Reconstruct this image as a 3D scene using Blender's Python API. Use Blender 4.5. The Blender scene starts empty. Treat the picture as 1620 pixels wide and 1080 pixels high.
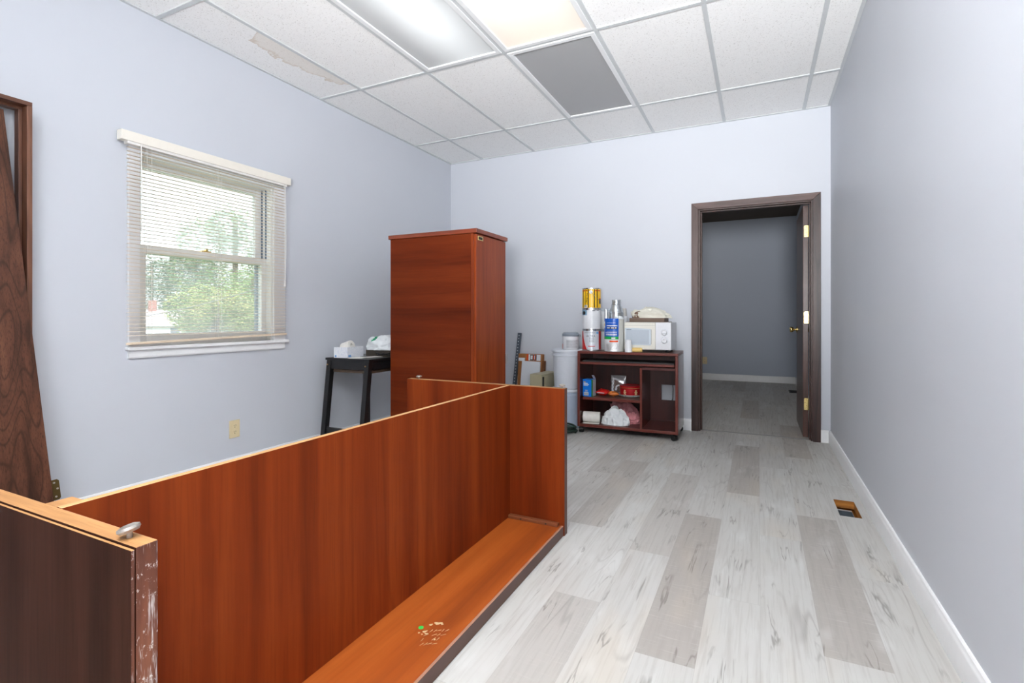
import bpy, bmesh, math, random
from mathutils import Vector, Matrix, noise
random.seed(7)
PI = math.pi
scene = bpy.context.scene
COL = scene.collection

# ------------------------------------------------------------------ colour and node helpers
def S(r, g, b, a=1.0):
    def f(c):
        c /= 255.0
        return c / 12.92 if c <= 0.04045 else ((c + 0.055) / 1.055) ** 2.4
    return (f(r), f(g), f(b), a)

class NT:
    def __init__(s, name):
        s.m = bpy.data.materials.new(name); s.m.use_nodes = True
        s.t = s.m.node_tree; s.n = s.t.nodes; s.n.clear()
        s.out = s.n.new('ShaderNodeOutputMaterial')
    def new(s, kind, **kw):
        n = s.n.new(kind)
        for k, v in kw.items(): setattr(n, k, v)
        return n
    def link(s, a, b): s.t.links.new(a, b)
    def val(s, sock, v):
        if hasattr(v, 'is_output') or isinstance(v, bpy.types.NodeSocket): s.link(v, sock)
        else: sock.default_value = v
    def math(s, op, a, b=None, c=None, clamp=False):
        n = s.new('ShaderNodeMath', operation=op); n.use_clamp = clamp
        s.val(n.inputs[0], a)
        if b is not None: s.val(n.inputs[1], b)
        if c is not None: s.val(n.inputs[2], c)
        return n.outputs[0]
    def mix(s, fac, a, b, blend='MIX'):
        n = s.new('ShaderNodeMix', data_type='RGBA', blend_type=blend)
        s.val(n.inputs[0], fac); s.val(n.inputs[6], a); s.val(n.inputs[7], b)
        return n.outputs[2]
    def coord(s, which='Object'): return s.new('ShaderNodeTexCoord').outputs[which]
    def mapping(s, vec, scale=(1, 1, 1), loc=(0, 0, 0), rot=(0, 0, 0)):
        n = s.new('ShaderNodeMapping'); s.link(vec, n.inputs[0])
        n.inputs[1].default_value = loc; n.inputs[2].default_value = rot; n.inputs[3].default_value = scale
        return n.outputs[0]
    def noise(s, vec, scale=5, detail=4, rough=0.55, dist=0.0, out=0):
        n = s.new('ShaderNodeTexNoise'); s.link(vec, n.inputs['Vector'])
        n.inputs['Scale'].default_value = scale; n.inputs['Detail'].default_value = detail
        n.inputs['Roughness'].default_value = rough; n.inputs['Distortion'].default_value = dist
        return n.outputs[out]
    def ramp(s, fac, stops):
        n = s.new('ShaderNodeValToRGB'); s.link(fac, n.inputs[0])
        e = n.color_ramp.elements
        while len(e) < len(stops): e.new(0.5)
        for i, (p, c) in enumerate(stops):
            e[i].position = p; e[i].color = c if len(c) == 4 else (*c, 1)
        return n.outputs[0]
    def rng(s, v, a, b, c=0.0, d=1.0, smooth=False):
        n = s.new('ShaderNodeMapRange'); n.interpolation_type = 'SMOOTHSTEP' if smooth else 'LINEAR'
        s.link(v, n.inputs[0])
        for i, q in zip((1, 2, 3, 4), (a, b, c, d)): n.inputs[i].default_value = q
        return n.outputs[0]
    def sep(s, vec):
        n = s.new('ShaderNodeSeparateXYZ'); s.link(vec, n.inputs[0]); return n.outputs
    def comb(s, x, y, z):
        n = s.new('ShaderNodeCombineXYZ')
        s.val(n.inputs[0], x); s.val(n.inputs[1], y); s.val(n.inputs[2], z); return n.outputs[0]
    def bump(s, h, strength=0.2, dist=0.01):
        n = s.new('ShaderNodeBump'); s.link(h, n.inputs['Height'])
        n.inputs['Strength'].default_value = strength; n.inputs['Distance'].default_value = dist
        return n.outputs[0]
    def bsdf(s, color, rough=0.5, metal=0.0, spec=0.5, coat=0.0, normal=None, trans=0.0, emit=None, estr=0.0, alpha=1.0):
        b = s.new('ShaderNodeBsdfPrincipled')
        s.val(b.inputs['Base Color'], color); s.val(b.inputs['Roughness'], rough); s.val(b.inputs['Metallic'], metal)
        b.inputs['Specular IOR Level'].default_value = spec
        b.inputs['Coat Weight'].default_value = coat; b.inputs['Coat Roughness'].default_value = 0.12
        b.inputs['Transmission Weight'].default_value = trans
        b.inputs['Alpha'].default_value = alpha
        if emit is not None: s.val(b.inputs['Emission Color'], emit); s.val(b.inputs['Emission Strength'], estr)
        if normal is not None: s.link(normal, b.inputs['Normal'])
        s.link(b.outputs[0], s.out.inputs[0]); return b

_mc = {}
def plain(name, col, rough=0.5, metal=0.0, spec=0.5, coat=0.0, var=0.06, scale=30, bump=0.0):
    """plain surface with slight procedural tone variation"""
    if name in _mc: return _mc[name]
    t = NT(name); v = t.coord()
    n = t.noise(v, scale, 3)
    k = t.rng(n, 0.25, 0.75, 1 - var, 1 + var)
    mul = t.new('ShaderNodeVectorMath', operation='SCALE'); mul.inputs[0].default_value = col[:3]; t.link(k, mul.inputs['Scale'])
    nm = t.bump(t.noise(v, scale * 4, 3), bump, 0.002) if bump else None
    t.bsdf(mul.outputs[0], rough, metal, spec, coat, nm)
    _mc[name] = t.m; return t.m

def wood(name, dark, mid, light, axis=2, rough=0.4, coat=0.0, sc=1.0, grain=0.35, cath=0.25, spec=0.5, stretch=0.05, rings=9.0):
    """wood veneer: bands and fine pores stretched along one axis"""
    if name in _mc: return _mc[name]
    t = NT(name); v = t.coord()
    a = [1.0, 1.0, 1.0]; a[axis] = stretch
    m = t.mapping(v, [q * sc for q in a], loc=(3.1, 1.7, 5.3))
    warp = t.noise(v, 1.6 * sc, 2, out=1)
    wv = t.new('ShaderNodeVectorMath', operation='MULTIPLY_ADD'); t.link(warp, wv.inputs[0]); wv.inputs[1].default_value = (0.03, 0.03, 0.03); t.link(m, wv.inputs[2])
    n1 = t.noise(wv.outputs[0], 9, 4, 0.6)
    ring = t.math('FRACT', t.math('MULTIPLY', t.noise(wv.outputs[0], 4.0, 1, 0.4), rings))
    ring = t.math('ABSOLUTE', t.math('SUBTRACT', ring, 0.5))
    ring = t.rng(ring, 0.0, 0.16, 1.0, 0.0, True)
    a2 = [1.0, 1.0, 1.0]; a2[axis] = 0.03
    n2 = t.noise(t.mapping(v, [q * sc for q in a2]), 190, 2, 0.6)
    c = t.ramp(n1, [(0.28, dark), (0.5, mid), (0.74, light)])
    c = t.mix(t.math('MULTIPLY', ring, cath), c, dark)
    c = t.mix(t.math('MULTIPLY', t.rng(n2, 0.5, 0.72), grain), c, dark)
    t.bsdf(c, rough, 0, spec, coat, t.bump(n2, 0.06, 0.001))
    _mc[name] = t.m; return t.m

# ------------------------------------------------------------------ mesh helpers
class MB:
    def __init__(s): s.v = []; s.f = []; s.mi = []; s.uv = None; s.attr = None
    def add(s, vs, fs, mi=0, M=None):
        k = len(s.v)
        for p in vs: s.v.append(tuple(M @ Vector(p)) if M is not None else tuple(p))
        for f in fs: s.f.append(tuple(i + k for i in f)); s.mi.append(mi)
        return s
    def box(s, x0, x1, y0, y1, z0, z1, mi=0, M=None):
        x0, x1 = min(x0, x1), max(x0, x1); y0, y1 = min(y0, y1), max(y0, y1); z0, z1 = min(z0, z1), max(z0, z1)
        vs = [(x0, y0, z0), (x1, y0, z0), (x1, y1, z0), (x0, y1, z0), (x0, y0, z1), (x1, y0, z1), (x1, y1, z1), (x0, y1, z1)]
        fs = [(0, 3, 2, 1), (4, 5, 6, 7), (0, 1, 5, 4), (1, 2, 6, 5), (2, 3, 7, 6), (3, 0, 4, 7)]
        mis = mi if isinstance(mi, (list, tuple)) else [mi] * 6
        for f, q in zip(fs, mis):
            pass
        k = len(s.v)
        for p in vs: s.v.append(tuple(M @ Vector(p)) if M is not None else p)
        for f, q in zip(fs, mis): s.f.append(tuple(i + k for i in f)); s.mi.append(q)
        return s
    def hexa(s, bot, top, mi=0):
        return s.add(list(bot) + list(top), [(0, 3, 2, 1), (4, 5, 6, 7), (0, 1, 5, 4), (1, 2, 6, 5), (2, 3, 7, 6), (3, 0, 4, 7)], mi)
    def lathe(s, prof, n=32, c=(0, 0, 0), mi=0, M=None, cap=True):
        vs = []; fs = []
        for r, z in prof:
            for i in range(n):
                a = 2 * PI * i / n; vs.append((c[0] + r * math.cos(a), c[1] + r * math.sin(a), c[2] + z))
        for j in range(len(prof) - 1):
            for i in range(n):
                i2 = (i + 1) % n
                fs.append((j * n + i, j * n + i2, (j + 1) * n + i2, (j + 1) * n + i))
        if cap:
            fs.append(tuple(range(n))[::-1]); fs.append(tuple(range((len(prof) - 1) * n, len(prof) * n)))
        return s.add(vs, fs, mi, M)
    def cyl(s, p0, p1, r0, r1=None, n=20, mi=0):
        r1 = r0 if r1 is None else r1
        p0 = Vector(p0); d = Vector(p1) - p0
        M = Matrix.Translation(p0) @ d.to_track_quat('Z', 'Y').to_matrix().to_4x4()
        return s.lathe([(r0, 0), (r1, d.length)], n, (0, 0, 0), mi, M)
    def tube(s, pts, r, n=8, mi=0, closed=False):
        pts = [Vector(p) for p in pts]; vs = []; fs = []; N = len(pts); up = Vector((0, 0, 1))
        prev = None
        for i, p in enumerate(pts):
            a = pts[(i - 1) % N] if (i > 0 or closed) else p
            b = pts[(i + 1) % N] if (i < N - 1 or closed) else p
            t = (b - a).normalized()
            if prev is None:
                ref = up if abs(t.dot(up)) < 0.95 else Vector((1, 0, 0)); u = t.cross(ref).normalized()
            else: u = (prev - t * prev.dot(t)).normalized()
            prev = u; w = t.cross(u)
            for k in range(n):
                q = 2 * PI * k / n; vs.append(tuple(p + u * (r * math.cos(q)) + w * (r * math.sin(q))))
        m = N if closed else N - 1
        for i in range(m):
            for k in range(n):
                a, b = i * n + k, i * n + (k + 1) % n; c, d = ((i + 1) % N) * n + (k + 1) % n, ((i + 1) % N) * n + k
                fs.append((a, b, c, d))
        if not closed: fs.append(tuple(range(n))[::-1]); fs.append(tuple(range((N - 1) * n, N * n)))
        return s.add(vs, fs, mi)
    def prism(s, poly, origin, ux, uy, length, mi=0):
        """extrude a 2-D outline (in ux, uy) along ux x uy"""
        o = Vector(origin); ux = Vector(ux); uy = Vector(uy); w = ux.cross(uy).normalized() * length; n = len(poly)
        vs = [tuple(o + ux * a + uy * b) for a, b in poly] + [tuple(o + ux * a + uy * b + w) for a, b in poly]
        fs = [tuple(range(n))[::-1], tuple(range(n, 2 * n))] + [(i, (i + 1) % n, n + (i + 1) % n, n + i) for i in range(n)]
        return s.add(vs, fs, mi)
    def arc(s, r, a0, a1, z0, z1, c=(0, 0), n=None, th=0.0006, mi=0):
        """thin curved sheet wrapped on an upright cylinder; a0, a1 in degrees"""
        n = n or max(2, int(abs(a1 - a0) / 6)); vs = []; fs = []
        for i in range(n + 1):
            a = math.radians(a0 + (a1 - a0) * i / n)
            for rr in (r, r + th):
                for z in (z0, z1): vs.append((c[0] + rr * math.cos(a), c[1] + rr * math.sin(a), z))
        for i in range(n):
            b = 4 * i; e = b + 4
            fs += [(b + 2, e + 2, e + 3, b + 3), (b + 1, b + 3, e + 3, e + 1), (b, e, e + 2, b + 2)]
        fs += [(0, 2, 3, 1), (4 * n, 4 * n + 1, 4 * n + 3, 4 * n + 2)]
        return s.add(vs, fs, mi)
    def build(s, name, mats, parent=None, loc=None, rot=None, bevel=0.0, seg=2, smooth=None, sub=0):
        me = bpy.data.meshes.new(name); me.from_pydata(s.v, [], s.f)
        mats = mats if isinstance(mats, (list, tuple)) else [mats]
        for m in mats: me.materials.append(m)
        for p, i in zip(me.polygons, s.mi): p.material_index = i
        if s.uv is not None:
            l = me.uv_layers.new(name='UVMap')
            for i, q in enumerate(s.uv): l.data[i].uv = q
        if s.attr:
            for nm, vals in s.attr.items():
                a = me.attributes.new(nm, 'FLOAT', 'FACE')
                for i, q in enumerate(vals): a.data[i].value = q
        me.update(); me.validate()
        bm = bmesh.new(); bm.from_mesh(me)
        if s.uv is None and s.attr is None: bmesh.ops.recalc_face_normals(bm, faces=bm.faces)
        bm.to_mesh(me); bm.free()
        if smooth:
            for p in me.polygons: p.use_smooth = True
            me.set_sharp_from_angle(angle=math.radians(smooth))
        o = bpy.data.objects.new(name, me); COL.objects.link(o)
        if parent is not None: o.parent = parent
        if loc: o.location = loc
        if rot: o.rotation_euler = rot
        if bevel:
            b = o.modifiers.new('bevel', 'BEVEL'); b.width = bevel; b.segments = seg; b.limit_method = 'ANGLE'; b.angle_limit = math.radians(40)
        if sub:
            b = o.modifiers.new('sub', 'SUBSURF'); b.levels = sub; b.render_levels = sub
        return o

def thing(name, label, cat, loc=(0, 0, 0), rz=0.0, group=None):
    o = bpy.data.objects.new(name, None); COL.objects.link(o); o.location = loc; o.rotation_euler = (0, 0, rz)
    o.empty_display_size = 0.1
    return tag(o, label, cat, group)
def tag(o, label, cat, group=None):
    o['label'] = label; o['category'] = cat
    if group: o['group'] = group
    return o
def structure(o, label=None):
    o['kind'] = 'structure'
    if label: o['label'] = label
    return o
def dup(root, loc, label, rz=None):
    r = root.copy(); COL.objects.link(r); r.location = loc; r['label'] = label
    if rz is not None: r.rotation_euler = (0, 0, rz)
    for ch in list(root.children):
        c = ch.copy(); COL.objects.link(c); c.parent = r
        for g in list(ch.children):
            d = g.copy(); COL.objects.link(d); d.parent = c
    return r

def text_mb(string, size, depth=0.0006):
    cu = bpy.data.curves.new('lettering', 'FONT'); cu.body = string; cu.size = size; cu.extrude = depth / 2
    cu.align_x = 'CENTER'; cu.align_y = 'CENTER'
    o = bpy.data.objects.new('lettering', cu); COL.objects.link(o)
    bpy.context.view_layer.update()
    me = bpy.data.meshes.new_from_object(o.evaluated_get(bpy.context.evaluated_depsgraph_get()))
    mb = MB(); mb.add([tuple(v.co) for v in me.vertices], [tuple(p.vertices) for p in me.polygons])
    bpy.data.objects.remove(o); bpy.data.curves.remove(cu); bpy.data.meshes.remove(me)
    return mb
def wrap_text(string, size, r, ang, z):
    """lettering wrapped round an upright cylinder, centred at angle ang (degrees)"""
    mb = text_mb(string, size); out = []
    for x, y, d in mb.v:
        a = math.radians(ang) + x / r; rr = r + 0.0010 + d
        out.append((rr * math.cos(a), rr * math.sin(a), z + y))
    mb.v = out; return mb

def crumple(mb, w, d, h, seed=0, nu=110, nv=44, amp=0.22, freq=2.2, c=(0, 0, 0), flat=0.55, fold=0.5, skew=(0, 0)):
    """a crumpled lump of sheet: dome with ridged folds, flat underside"""
    vs = []; fs = []; off = Vector((seed * 3.7, seed * 1.3, seed * 2.1))
    for j in range(nv + 1):
        t = j / nv; ph = t * PI / 2
        for i in range(nu):
            a = 2 * PI * i / nu
            p = Vector((math.cos(a) * math.cos(ph) ** flat, math.sin(a) * math.cos(ph) ** flat, math.sin(ph)))
            r1 = 1 - abs(noise.noise(p * freq + off)) * 2
            q = p + 0.35 * noise.noise_vector(p * 1.6 + off)
            r1 = 1 - abs(noise.noise(q * freq + off)) * 2.6
            r2 = 1 - abs(noise.noise(q * freq * 2.3 + off * 1.7)) * 2.6
            r3 = 1 - abs(noise.noise(q * freq * 5.1 + off * 0.7)) * 2.6
            k = 1 + amp * (fold * r1 + (1 - fold) * r2 * 0.45 + 0.05 * r3 + 0.5 * noise.noise(p * 1.1 + off) - 0.25)
            z = p.z * h * k
            vs.append((c[0] + p.x * w / 2 * k + skew[0] * p.z, c[1] + p.y * d / 2 * k + skew[1] * p.z, c[2] + max(0.0, z)))
    for j in range(nv):
        for i in range(nu):
            i2 = (i + 1) % nu; fs.append((j * nu + i, j * nu + i2, (j + 1) * nu + i2, (j + 1) * nu + i))
    fs.append(tuple(range(nu))[::-1])
    return mb.add(vs, fs)

# ------------------------------------------------------------------ dimensions
XL, XR, YB, YR, HC, HCAM = -3.125, 0.530, 4.855, -2.75, 2.749, 1.0257
YFAR, XFL, HF = 8.93, -2.2, 2.585
WT = 0.115
T = 0.6096
GX = [-2.708 + T * i for i in range(6)]
GY = [4.175 - 2 * T * i for i in range(6)]

# ------------------------------------------------------------------ materials of the room
def wall_mat(name, col):
    t = NT(name); v = t.coord()
    n = t.noise(v, 1.1, 2)
    c = t.mix(t.rng(n, 0.3, 0.7), [q * 0.985 for q in col[:3]] + [1], [min(1, q * 1.015) for q in col[:3]] + [1])
    fine = t.noise(v, 260, 2)
    t.bsdf(c, 0.48, 0, 0.35, 0, t.bump(fine, 0.05, 0.001)); return t.m
M_wall = wall_mat('painted_wall_pale_blue_grey', (0.605, 0.630, 0.682, 1))
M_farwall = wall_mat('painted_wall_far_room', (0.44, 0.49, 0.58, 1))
M_white = plain('white_trim_paint', (0.87, 0.88, 0.89, 1), 0.35, var=0.02)
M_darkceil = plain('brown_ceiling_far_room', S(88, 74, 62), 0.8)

def tile_mat():
    t = NT('acoustic_ceiling_tile'); v = t.coord()
    sp = t.noise(v, 120, 2, 0.7)
    pit = t.rng(sp, 0.60, 0.70)
    mott = t.noise(v, 55, 3)
    c = t.mix(pit, (0.93, 0.93, 0.925, 1), (0.60, 0.59, 0.57, 1))
    c = t.mix(t.rng(mott, 0.4, 0.7, 0, 0.25), c, (0.84, 0.845, 0.85, 1))
    # old water stain on the tile beside the window wall: a tan bloom with a darker rim
    x, y, z = t.sep(v)
    n = t.noise(v, 9, 3, 0.6); n2 = t.noise(v, 32, 2)
    wob = t.math('ADD', t.math('MULTIPLY', t.math('SUBTRACT', n, 0.5), 0.16), t.math('MULTIPLY', t.math('SUBTRACT', n2, 0.5), 0.05))
    # depth of stain from the grid bar (x = -2.708) towards the wall, as a function of y
    prof = t.new('ShaderNodeFloatCurve'); cv = prof.mapping.curves[0]
    pts = [(0, 0.0), (0.06, 0.10), (0.12, 0.60), (0.25, 0.75), (0.4, 0.80), (0.58, 0.70), (0.78, 0.60), (0.92, 0.3), (1, 0.0)]
    while len(cv.points) < len(pts): cv.points.new(0.5, 0.5)
    for p, q in zip(cv.points, pts): p.location = q
    prof.mapping.update()
    t.link(t.rng(y, 2.04, 2.88), prof.inputs['Value'])
    depth = t.math('MULTIPLY', prof.outputs[0], 0.215)
    d = t.math('SUBTRACT', t.math('ADD', depth, wob), t.math('SUBTRACT', -2.715, x))
    inside = t.math('MULTIPLY', t.math('LESS_THAN', x, -2.70), t.math('MULTIPLY', t.math('GREATER_THAN', y, 2.05), t.math('LESS_THAN', y, 2.87)))
    inside = t.math('MULTIPLY', inside, t.math('GREATER_THAN', x, -3.0))
    area = t.math('MULTIPLY', t.rng(d, 0.0, 0.006), inside)
    rim = t.math('MULTIPLY', t.math('MULTIPLY', t.rng(d, 0.0, 0.004), t.rng(d, 0.006, 0.03, 1, 0)), inside)
    c = t.mix(t.math('MULTIPLY', area, 0.40), c, (0.72, 0.645, 0.555, 1))
    c = t.mix(t.math('MULTIPLY', rim, 0.45), c, (0.55, 0.44, 0.33, 1))
    t.bsdf(c, 0.9, 0, 0.2, 0, t.bump(sp, 0.25, 0.002)); return t.m
M_tile = tile_mat()
M_grid = plain('ceiling_grid_metal', (0.60, 0.625, 0.635, 1), 0.45, var=0.02)

def floor_mat():
    t = NT('grey_oak_plank_floor')
    uv = t.coord('UV'); at = t.new('ShaderNodeAttribute', attribute_name='tone').outputs['Fac']
    rn = t.new('ShaderNodeAttribute', attribute_name='seed').outputs['Fac']
    x, y, z = t.sep(uv)                       # metres across / along the plank
    sx = t.math('ADD', x, t.math('MULTIPLY', rn, 37.0)); sy = t.math('ADD', y, t.math('MULTIPLY', rn, 91.0))
    vec = t.comb(sx, sy, 0.0)
    gr = t.noise(t.mapping(vec, (70, 3.0, 1)), 1.0, 4, 0.62, 0.4)           # fine streaks along the plank
    cl = t.noise(t.mapping(vec, (9, 3.2, 1)), 1.0, 3, 0.5)                  # cloudy tone
    saw = t.noise(t.mapping(vec, (10, 120, 1)), 1.0, 2, 0.5)                # saw marks across
    # contour lines of a stretched field read as cathedral grain and cracks
    fld = t.noise(t.mapping(vec, (7.5, .62, 1)), 1.0, 2, 0.5, 0.35)
    rings = t.math('ABSOLUTE', t.math('SUBTRACT', t.math('FRACT', t.math('MULTIPLY', fld, 12.0)), 0.5))
    rl = t.rng(rings, 0.0, 0.15, 1, 0, True)
    msk = t.rng(t.noise(t.mapping(vec, (6, 1.6, 1), loc=(4, 9, 0)), 1.0, 2), 0.50, 0.68)
    rl = t.math('MULTIPLY', rl, msk)
    cr = t.math('ABSOLUTE', t.math('SUBTRACT', t.noise(t.mapping(vec, (10, 1.0, 1), loc=(8, 2, 0)), 1.0, 4, 0.6, 0.5), 0.5))
    crk = t.math('MULTIPLY', t.rng(cr, 0.0, 0.020, 1, 0, True), t.rng(t.noise(t.mapping(vec, (8, 3.4, 1), loc=(1, 5, 0)), 1.0, 3), 0.52, 0.62))
    light = (0.555, 0.552, 0.530, 1); dark = (0.365, 0.335, 0.305, 1)
    c = t.mix(at, light, dark)
    c = t.mix(t.rng(cl, 0.35, 0.75, 0, 0.38), c, (0.44, 0.415, 0.38, 1))
    c = t.mix(t.rng(cl, 0.25, 0.42, 0.35, 0), c, (0.70, 0.70, 0.68, 1))
    c = t.mix(t.rng(gr, 0.48, 0.75, 0, 0.5), c, (0.33, 0.305, 0.28, 1))
    c = t.mix(t.math('MULTIPLY', t.rng(saw, 0.58, 0.75, 0, 0.28), at), c, (0.62, 0.60, 0.57, 1))
    warm = t.noise(t.mapping(vec, (4, 1.1, 1), loc=(7, 7, 0)), 1.0, 2)
    c = t.mix(t.rng(warm, 0.55, 0.75, 0, 0.30), c, (0.58, 0.49, 0.37, 1))
    c = t.mix(t.math('MULTIPLY', rl, 0.38), c, (0.22, 0.20, 0.185, 1))
    c = t.mix(t.math('MULTIPLY', crk, 0.55), c, (0.13, 0.11, 0.095, 1))
    # thin bevel lines at plank edges
    W, L = 0.1735, 1.22
    ex = t.math('MINIMUM', x, t.math('SUBTRACT', W, x)); ey = t.math('MINIMUM', y, t.math('SUBTRACT', L, y))
    e = t.rng(t.math('MINIMUM', ex, ey), 0.0, 0.0016, 1, 0)
    c = t.mix(t.math('MULTIPLY', e, 0.30), c, (0.25, 0.23, 0.21, 1))
    t.bsdf(c, t.rng(gr, 0.3, 0.7, 0.36, 0.50), 0, 0.4, 0, t.bump(gr, 0.04, 0.001)); return t.m
M_floor = floor_mat()

# ------------------------------------------------------------------ floor
def build_floor():
    mb = MB(); mb.uv = []; tone = []; seed = []
    W, L = 0.1735, 1.22; rnd = random.Random(11)
    phases = {-5: 1.20, -2: 0.345, -1: 0.79, 0: 0.226, 1: 0.575, 2: 1.18}
    darks = {(-2, 1): .95, (1, 1): .85, (-1, 2): .9, (1, 3): .85, (-5, 1): .75, (-2, 6): .7, (-1, 4): .8}
    def quad(x0, x1, y0, y1, ux, uy, tn, sd):
        k = len(mb.v); mb.v += [(x0, y0, 0), (x1, y0, 0), (x1, y1, 0), (x0, y1, 0)]; mb.f.append((k, k + 1, k + 2, k + 3)); mb.mi.append(0)
        mb.uv += [(x0 - ux, y0 - uy), (x1 - ux, y0 - uy), (x1 - ux, y1 - uy), (x0 - ux, y1 - uy)]
        tone.append(tn); seed.append(sd)
    HX0, HX1, HY0, HY1 = 0.380, 0.477, 3.105, 3.365
    for i in range(-19, 4):
        ux = 0.006 + W * i; x0, x1 = max(ux, XL - 0.06), min(ux + W, XR + 0.08)
        if x1 <= x0: continue
        ph = phases.get(i, (i * 0.47) % 1.22)
        for k in range(-4, 9):
            uy = ph + L * k; y0, y1 = max(uy, YR - 0.1), min(uy + L, YFAR + 0.1)
            if y1 <= y0: continue
            tn = darks.get((i, k)); r = rnd.random()
            if tn is None:
                tn = 0.55 if r > 0.93 else 0.32 if r > 0.75 else 0.2 * r
                if i in (-2, -1, 0, 1, 2, 3) and k in (0, 1, 2): tn = min(tn, 0.22)
            sd = rnd.random()
            if x0 < HX1 and x1 > HX0 and y0 < HY1 and y1 > HY0:
                quad(x0, HX0, y0, y1, ux, uy, tn, sd); quad(HX1, x1, y0, y1, ux, uy, tn, sd)
                quad(HX0, HX1, y0, HY0, ux, uy, tn, sd); quad(HX0, HX1, HY1, y1, ux, uy, tn, sd)
            else: quad(x0, x1, y0, y1, ux, uy, tn, sd)
    mb.attr = {'tone': tone, 'seed': seed}
    structure(mb.build('floor', M_floor), 'floor of pale grey wood planks')
    return HX0, HX1, HY0, HY1
HX0, HX1, HY0, HY1 = build_floor()

# open register hole
M_rim = wood('raw_subfloor_wood', S(120, 70, 22), S(176, 112, 42), S(205, 140, 62), 0, 0.7, 0, 3, cath=0.5)
M_duct = plain('galvanised_duct', (0.50, 0.56, 0.63, 1), 0.4, 0.5, var=0.15)
M_ductin = plain('duct_inside', (0.16, 0.20, 0.24, 1), 0.5, 0.4, var=0.2)
vt = thing('floor_vent', 'open vent hole in the floor with bare wood rim, by the baseboard', 'vent', ((HX0 + HX1) / 2, (HY0 + HY1) / 2, 0))
a, b = (HX1 - HX0) / 2, (HY1 - HY0) / 2
m = MB(); z0, z1 = -0.042, -0.0005
m.box(-a - .02, a + .02, b, b + .02, z0, z1).box(-a - .02, a + .02, -b - .02, -b, z0, z1).box(a, a + .02, -b, b, z0, z1).box(-a - .02, -a, -b, b, z0, z1)
m.build('wood_rim', M_rim, vt)
m = MB(); q = 0.022
m.box(-a - .02, a - .012, b - 0.035, b - .028, -0.30, -0.047).box(a - 0.016, a - .012, -b, b - .03, -0.30, -0.047)
m.box(-a - .02, -a + .004, -b, b - .03, -0.3, -0.05).box(-a, a, -b - .004, -b, -0.3, -0.05).box(-a - .02, a + .02, -b - .02, b + .02, -0.31, -0.30)
m.build('metal_duct', M_ductin, vt)
m = MB(); e = .035; m.box(-a - e, -a - .0205, -b - e, b + e, -.32, -.003).box(a + .0205, a + e, -b - e, b + e, -.32, -.003).box(-a - .02, a + .02, b + .0205, b + e, -.32, -.003).box(-a - .02, a + .02, -b - e, -b - .0205, -.32, -.003).box(-a - e, a + e, -b - e, b + e, -.335, -.3205)
m.build('added_light_block', M_rim, vt)  # unseen walls added to keep sky light out of the vent hole
m = MB(); m.box(-a - .02, a - .014, b - 0.040, b - .024, -0.046, -0.0435)
m.build('duct_lip', M_duct, vt)
# closed grille in the next room
vf = thing('floor_register', 'dark floor register by the wall in the next room', 'vent', (0.44, 7.97, 0.0))
m = MB(); m.box(-.06, .06, -.13, .13, 0.0005, 0.004); m.build('register_frame', plain('register_brown', S(60, 52, 45), .5), vf)
m = MB()
for i in range(9): m.box(-.045, .045, -.115 + i * .026, -.102 + i * .026, 0.004, 0.006)
m.build('slat_grille', plain('register_black', S(25, 22, 20), .5), vf)

# ------------------------------------------------------------------ walls
OY0, OY1, OZ0, OZ1 = 1.645, 2.515, 0.862, 1.945         # window opening
m = MB(); xo = XL - 0.15
m.box(xo, XL, YR - .1, OY0, -.05, HC + .1).box(xo, XL, OY1, YB, -.05, HC + .1).box(xo, XL, OY0, OY1, -.05, OZ0).box(xo, XL, OY0, OY1, OZ1, HC + .1)
structure(m.build('wall_left', M_wall), 'pale blue-grey wall with the window')
DX0, DX1, DZ = -0.488, 0.400, 2.000                     # rough door opening (outside of the jambs)
m = MB()
m.box(xo, DX0 - .012, YB, YB + WT, -.05, HC + .1).box(DX1 + .012, XR + .1, YB, YB + WT, -.05, HC + .1).box(DX0 - .012, DX1 + .012, YB, YB + WT, DZ + .012, HC + .1)
structure(m.build('wall_back', M_wall), 'pale blue-grey wall with the doorway')
m = MB(); m.box(XR, XR + .1, YR - .1, YB + WT, -.05, HC + .1); structure(m.build('wall_right', M_wall), 'pale blue-grey wall on the right')
m = MB(); m.box(xo, XR + .1, YR - .1, YR, -.05, HC + .1); structure(m.build('wall_rear', M_wall))
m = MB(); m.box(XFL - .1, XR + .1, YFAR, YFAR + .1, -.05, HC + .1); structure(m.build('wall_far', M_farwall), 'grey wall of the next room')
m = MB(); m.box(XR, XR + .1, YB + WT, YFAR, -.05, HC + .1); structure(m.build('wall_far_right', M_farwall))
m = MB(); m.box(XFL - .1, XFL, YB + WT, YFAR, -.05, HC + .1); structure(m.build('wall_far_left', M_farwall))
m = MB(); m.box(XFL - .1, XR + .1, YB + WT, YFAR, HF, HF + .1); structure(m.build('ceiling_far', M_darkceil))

# ------------------------------------------------------------------ ceiling
xs = [XL] + GX + [XR]; ys = [YR] + sorted(GY) + [YB]
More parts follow.
